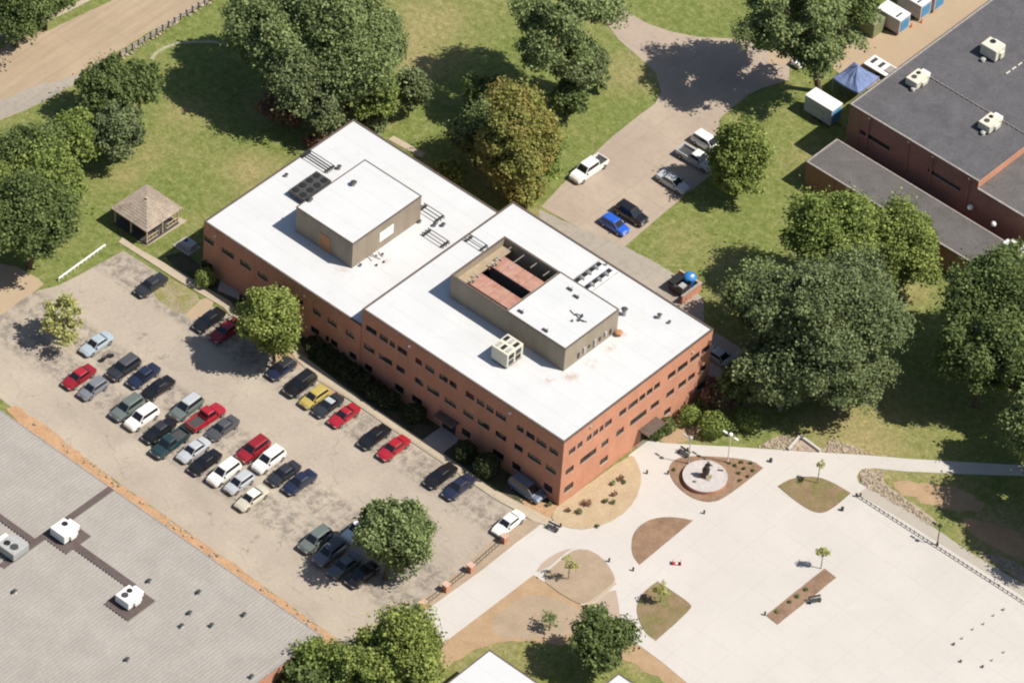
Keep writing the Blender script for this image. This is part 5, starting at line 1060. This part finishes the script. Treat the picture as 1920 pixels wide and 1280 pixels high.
# utility pad near building left end
p = G(350, 460, .3); o = empty('utility_pad', (p.x, p.y, 0), 0, 'pale utility cabinet on a pad in shade left of the building', 'utility cabinet')
MB().cbox(0, 0, 0, 2.8, 2.2, .15).build('pad', M_BAND, o); bevel(MB().cbox(.2, .1, .153, 1.9, 1.4, .8).build('cabinet', M_GREYMET, o), .05); MB().cbox(-.2, .1, .956, .4, .5, .05).build('hatch', M_BLACK, o)
# ================================================================ fences, rails, posts
def rail_line(name, A, B, n, h, label, cat, postm, railm, base=0.0, pr=.05, rails=(1.0,), rr=.04, ballr=0):
    A, B = G(*A), G(*B); o = empty(name, (A.x, A.y, base), 0, label, cat); D = B-A
    pm = MB().cyl((0, 0, 0), (0, 0, h), pr, n=6)
    if ballr: pm.ball((0, 0, h), ballr, ballr, ballr, 6, 4)
    pm = pm.mesh('post', postm)
    for k in range(n+1): link('post', pm, o, (D.x*k/n, D.y*k/n, 0))
    for q in rails: MB().cyl((0, 0, h*q-.02), (D.x, D.y, h*q-.02), rr, n=5).build('rail', railm, o)
    return o
rail_line('plaza_railing', (1608, 932), (1990, 1177), 46, .4, 'long dark post and rail line along the right side of the plaza', 'railing', M_DARKGREY, M_DARKGREY, .06, .05, (.8,), .05, .08)
rail_line('white_pipe_rail', (110, 527), (197, 464), 12, .5, 'low white pipe rail on short posts on the lawn by the driveway', 'rail', M_WHITE, M_WHITE, 0, .07, (1.0,), .12)
rail_line('roadside_rail', (225, 108), (405, -5), 16, .9, 'weathered roadside rail with dark posts along the tan road', 'guard rail', plain('dark_timber', (.05, .035, .025), .9), M_PALECOP, 0, .14, (.9, .5), .09, .16)
stones_o = stones('roadside_rocks', [(222, 108), (300, 56), (400, -6), (412, -2), (310, 62), (230, 114)], 90, .1, .35, 9); tag(stones_o, 'small rocks scattered beneath the weathered roadside rail', 'rocks')
# brick pier fence at lower edge of lot
pts = [(1010, 972), (945, 1016), (882, 1071), (836, 1107), (792, 1140), (755, 1170)]
sheet('fence_strip', [(1003, 972), (1012, 985), (905, 1064), (770, 1165), (752, 1172), (748, 1160), (870, 1070), (940, 1012)], .07, M_GREYSOIL, thick=.05)
sheet('fence_verge', [(930, 1005), (1000, 968), (1030, 978), (1010, 992), (905, 1070), (765, 1172), (745, 1165), (870, 1062)], .03, M_GREYSOIL, rag=.15)
fence = empty('pier_fence', (0, 0, 0), 0, 'low dark iron fence between orange brick piers at the car park end', 'fence')
piers = [G(x, y) for x, y in pts[1:5]]
for q in piers:
    pr = MB().cbox(0, 0, 0, .7, .7, 1.1).build('brick_pier', M_BRICK, fence, (q.x, q.y, 0)); MB().cbox(0, 0, 1.103, .85, .85, .1).build('pier_cap', plain('pinkish_cap', (.5, .34, .26), .8), pr)
allp = [G(x, y) for x, y in pts]
for a, b in zip(allp[1:], allp[2:]):
    D = b-a; mb = MB(); mb.cyl((a.x, a.y, 1.0), (b.x, b.y, 1.0), .03, n=5).cyl((a.x, a.y, .3), (b.x, b.y, .3), .03, n=5); mb.build('rail', M_BLACK, fence)
    n = int(D.length/.55)
    bm_ = MB().cyl((0, 0, .1), (0, 0, 1.05), .018, n=4).mesh('bar', M_BLACK)
    for k in range(1, n): link('bar', bm_, fence, (a.x+D.x*k/n, a.y+D.y*k/n, 0))
# lamp posts, bollards
def lamp(px, py, h, label, mat, headm, arms=1):
    p = G(px, py); o = empty('lamp_post', (p.x, p.y, .06), 0, label, 'lamp post', 'lamp posts by the statue bed')
    MB().cyl((0, 0, 0), (0, 0, .5), .18, .12).build('base', mat, o); MB().cyl((0, 0, .5), (0, 0, h), .07, .05).build('pole', mat, o)
    hd = MB(); hd.ball((0, 0, h+.15), .28, .28, .22, 10, 6)
    for a in range(arms): s_ = (-1, 1)[a]; hd.cyl((0, 0, h-.2), (s_*.7, 0, h-.05), .04, n=5).cbox(s_*.9, 0, h-.1, .6, .25, .12)
    hd.build('lamp_head', headm, o)
lamp(1290, 870, 4.4, 'slim dark lamp post left of the statue circle', M_GREYMET, M_GREYMET); lamp(1364, 868, 4.8, 'pale lamp post with side arms right of the statue circle', M_CREAM, M_WHITE, 2)
lamp(1757, 1022, 3.2, 'short dark lamp post on the long plaza railing', M_BLACK, M_BLACK)
for i, (x, y) in enumerate([(1445, 866), (1320, 963), (1579, 957), (1187, 1070), (1434, 1153), (1142, 1053), (1605, 931), (1613, 931), (1273, 850), (1289, 846), (1213, 888), (1252, 889), (1051, 988), (1040, 992)]):
    lb = ['dark bollard at the right tip of the statue bed', 'small bollard alone below the statue bed', 'dark bin like bollard right of the leaf shaped bed tip', 'bollard at the lower tip of the half moon bed', 'bollard touching the lower left end of the long narrow bed', 'bollard on the rim of the tan tree bed', 'left bollard of the pair starting the long railing', 'right bollard of the pair starting the long railing', 'left bollard of a pair above the statue bed', 'right bollard of a pair above the statue bed', 'bollard beside the gravel bed edge near the entrance', 'bollard touching the left tip of the statue bed', 'right bollard of a pair below the sunlit building corner', 'left bollard of a pair below the sunlit building corner'][i]
    p = G(x, y); o = empty('bollard', (p.x, p.y, .06), 0, lb, 'bollard', 'dark bollards in the plaza')
    big = i in (2, 0); MB().cyl((0, 0, 0), (0, 0, .5), .2 if big else .12, n=10).build('post', M_DARKGREY, o); MB().ball((0, 0, .5), .22 if big else .14, .22 if big else .14, .1, 8, 5).build('cap', M_BLACK, o)
for i, (x, y) in enumerate([(1882, 1144), (1863, 1155), (1844, 1171), (1824, 1181), (1804, 1198), (1788, 1209), (1801, 1241), (1842, 1251), (1860, 1239), (1882, 1224)]):
    p = G(x, y); lb = ['first marker post below the plaza railing at lower right', 'second marker post below the plaza railing at lower right', 'third marker post from the railing in the lower right row', 'fourth marker post from the railing in the lower right row', 'fifth marker post from the railing in the lower right row', 'last marker post of the upper row at lower right', 'darkest marker post standing alone at lower right', 'leftmost post of the short lower row at lower right', 'middle post of the short lower row at lower right', 'rightmost post of the short lower row at lower right'][i]
    o = empty('marker_post', (p.x, p.y, .06), 0, lb, 'marker post', 'small marker posts at the lower right of the plaza')
    rr_ = .13 if i in (5, 6, 7, 0) else .09; MB().cyl((0, 0, 0), (0, 0, .25), rr_, n=8).build('post', M_DARKGREY if i in (5, 6, 7) else M_GREYMET, o); MB().cyl((0, 0, .253), (0, 0, .3), rr_*1.2, n=8).build('cap', M_DARKGREY if i in (5, 6, 7) else M_PALECOP, o)
def bench(px, py, rz, label):
    p = G(px, py, .3); o = empty('bench', (p.x, p.y, .06), rz, label, 'bench', 'dark benches')
    for k in range(4): MB().box(-.8, .8, -.25+k*.13, -.15+k*.13, .43, .47).build('seat_slat', M_DARKGREY, o)
    for k in range(3): MB().box(-.8, .8, .28, .31, .55+k*.14, .65+k*.14).build('back_slat', M_DARKGREY, o)
    for s_ in (-.65, .65): MB().box(s_-.03, s_+.03, -.22, .28, 0, .428).build('leg', M_BLACK, o)
bench(1528, 1126, math.radians(60), 'dark bench on the long side of the long narrow bed'); bench(1282, 850, 0, 'dark bench above the statue bed by the lamp post'); bench(1036, 990, math.radians(10), 'dark bench on paving below the sunlit building corner')
p = G(1269, 1054, .3); o = empty('red_stand', (p.x, p.y, .06), math.radians(40), 'small red and white sign frame lying near the half moon bed', 'sign frame')
MB().box(-.55, .55, -.25, .25, .02, .1).build('panel', M_REDP, o); MB().box(-.15, .15, -.15, .15, .103, .13).build('emblem', M_WHITE, o); MB().box(-.5, -.45, -.3, .3, .1, .5).box(.45, .5, -.3, .3, .1, .5).build('leg', M_REDP, o)
# statue on round stone disc
C0 = G(1322, 893, .6)
st = empty('statue_circle', (C0.x, C0.y, .1), 0, 'round raised pale stone platform with orange brick rim in the mulch bed', 'platform')
MB().cyl((0, 0, 0), (0, 0, .55), 2.75, n=40).build('brick_rim', M_BRICK, st); MB().cyl((0, 0, .553), (0, 0, .62), 2.8, n=40).build('stone_top', plain('pale_granite', (.44, .41, .4), .7, .12, 2), st)
stt = empty('statue', (C0.x+.1, C0.y-.1, .72), math.radians(20), 'dark bronze bear like statue rearing on the round stone platform', 'statue')
mb = MB(); bm = bmesh.new()
mb.ball((0, 0, 1.05), .5, .42, .72, 12, 8).ball((.1, 0, 1.85), .36, .32, .42, 10, 7).ball((.2, 0, 2.35), .24, .22, .24, 10, 7).ball((.42, 0, 2.28), .16, .11, .1, 8, 5).ball((.12, .17, 2.56), .07, .07, .09, 6, 4).ball((.12, -.17, 2.56), .07, .07, .09, 6, 4)
mb.cyl((.1, .3, 2.0), (.65, .42, 1.75), .14, .09).cyl((.1, -.3, 2.0), (.65, -.42, 1.85), .14, .09).cyl((-.05, .25, .9), (.1, .32, 0), .22, .16).cyl((-.05, -.25, .9), (.1, -.32, 0), .22, .16)
so_ = mb.build('figure', M_BRONZE, stt, smooth=True); rm = so_.modifiers.new('remesh', 'REMESH'); rm.mode = 'VOXEL'; rm.voxel_size = .06; rm.use_smooth_shade = True
MB().cbox(0, 0, -.08, 1.5, 1.1, .12).build('plinth', M_STONE, stt)
for i, (x, y) in enumerate([(1302, 903), (1351, 882)]):
    p = G(x, y, .72); o = empty('plaque', (p.x, p.y, .72), .6, ['small plaque at the lower left of the statue platform', 'dark tilted plaque right of the statue'][i], 'plaque', 'plaques on the statue platform')
    MB().cbox(0, 0, 0, .4+.3*i, .2, .1).build('block', M_STONE, o); MB().cbox(0, 0, .103, .34+.3*i, .16, .03).build('plate', M_BRONZE, o)
# culvert headwall
A, B, Cc = G(1478, 845), G(1500, 820), G(1538, 848)
hw_ = empty('culvert_headwall', (B.x, B.y, 0), 0, 'small pale concrete culvert headwall in the riprap beside the walkway', 'headwall')
for a, b in ((A, B), (B, Cc)):
    D = (b-a); n_ = Vector((-D.y, D.x, 0)).normalized()*.15; mb = MB(); prism(mb, [((a-B+n_).x, (a-B+n_).y), ((b-B+n_).x, (b-B+n_).y), ((b-B-n_).x, (b-B-n_).y), ((a-B-n_).x, (a-B-n_).y)], 0, .45); mb.build('wing_wall', M_PLAZA, hw_)
sheet('culvert_apron', [(1484, 845), (1502, 825), (1534, 847)], .1, M_PINK)
# entrance mat and small items
p = G(1190, 826); MBm = MB().cbox(0, 0, 0, 2.2, 1.6, .02); o = MBm.build('entrance_mat', plain('grey_mat', (.2, .17, .14), .95), None, (p.x, p.y, .066)); tag(o, 'grey brown mat on paving in front of the main entrance', 'mat')
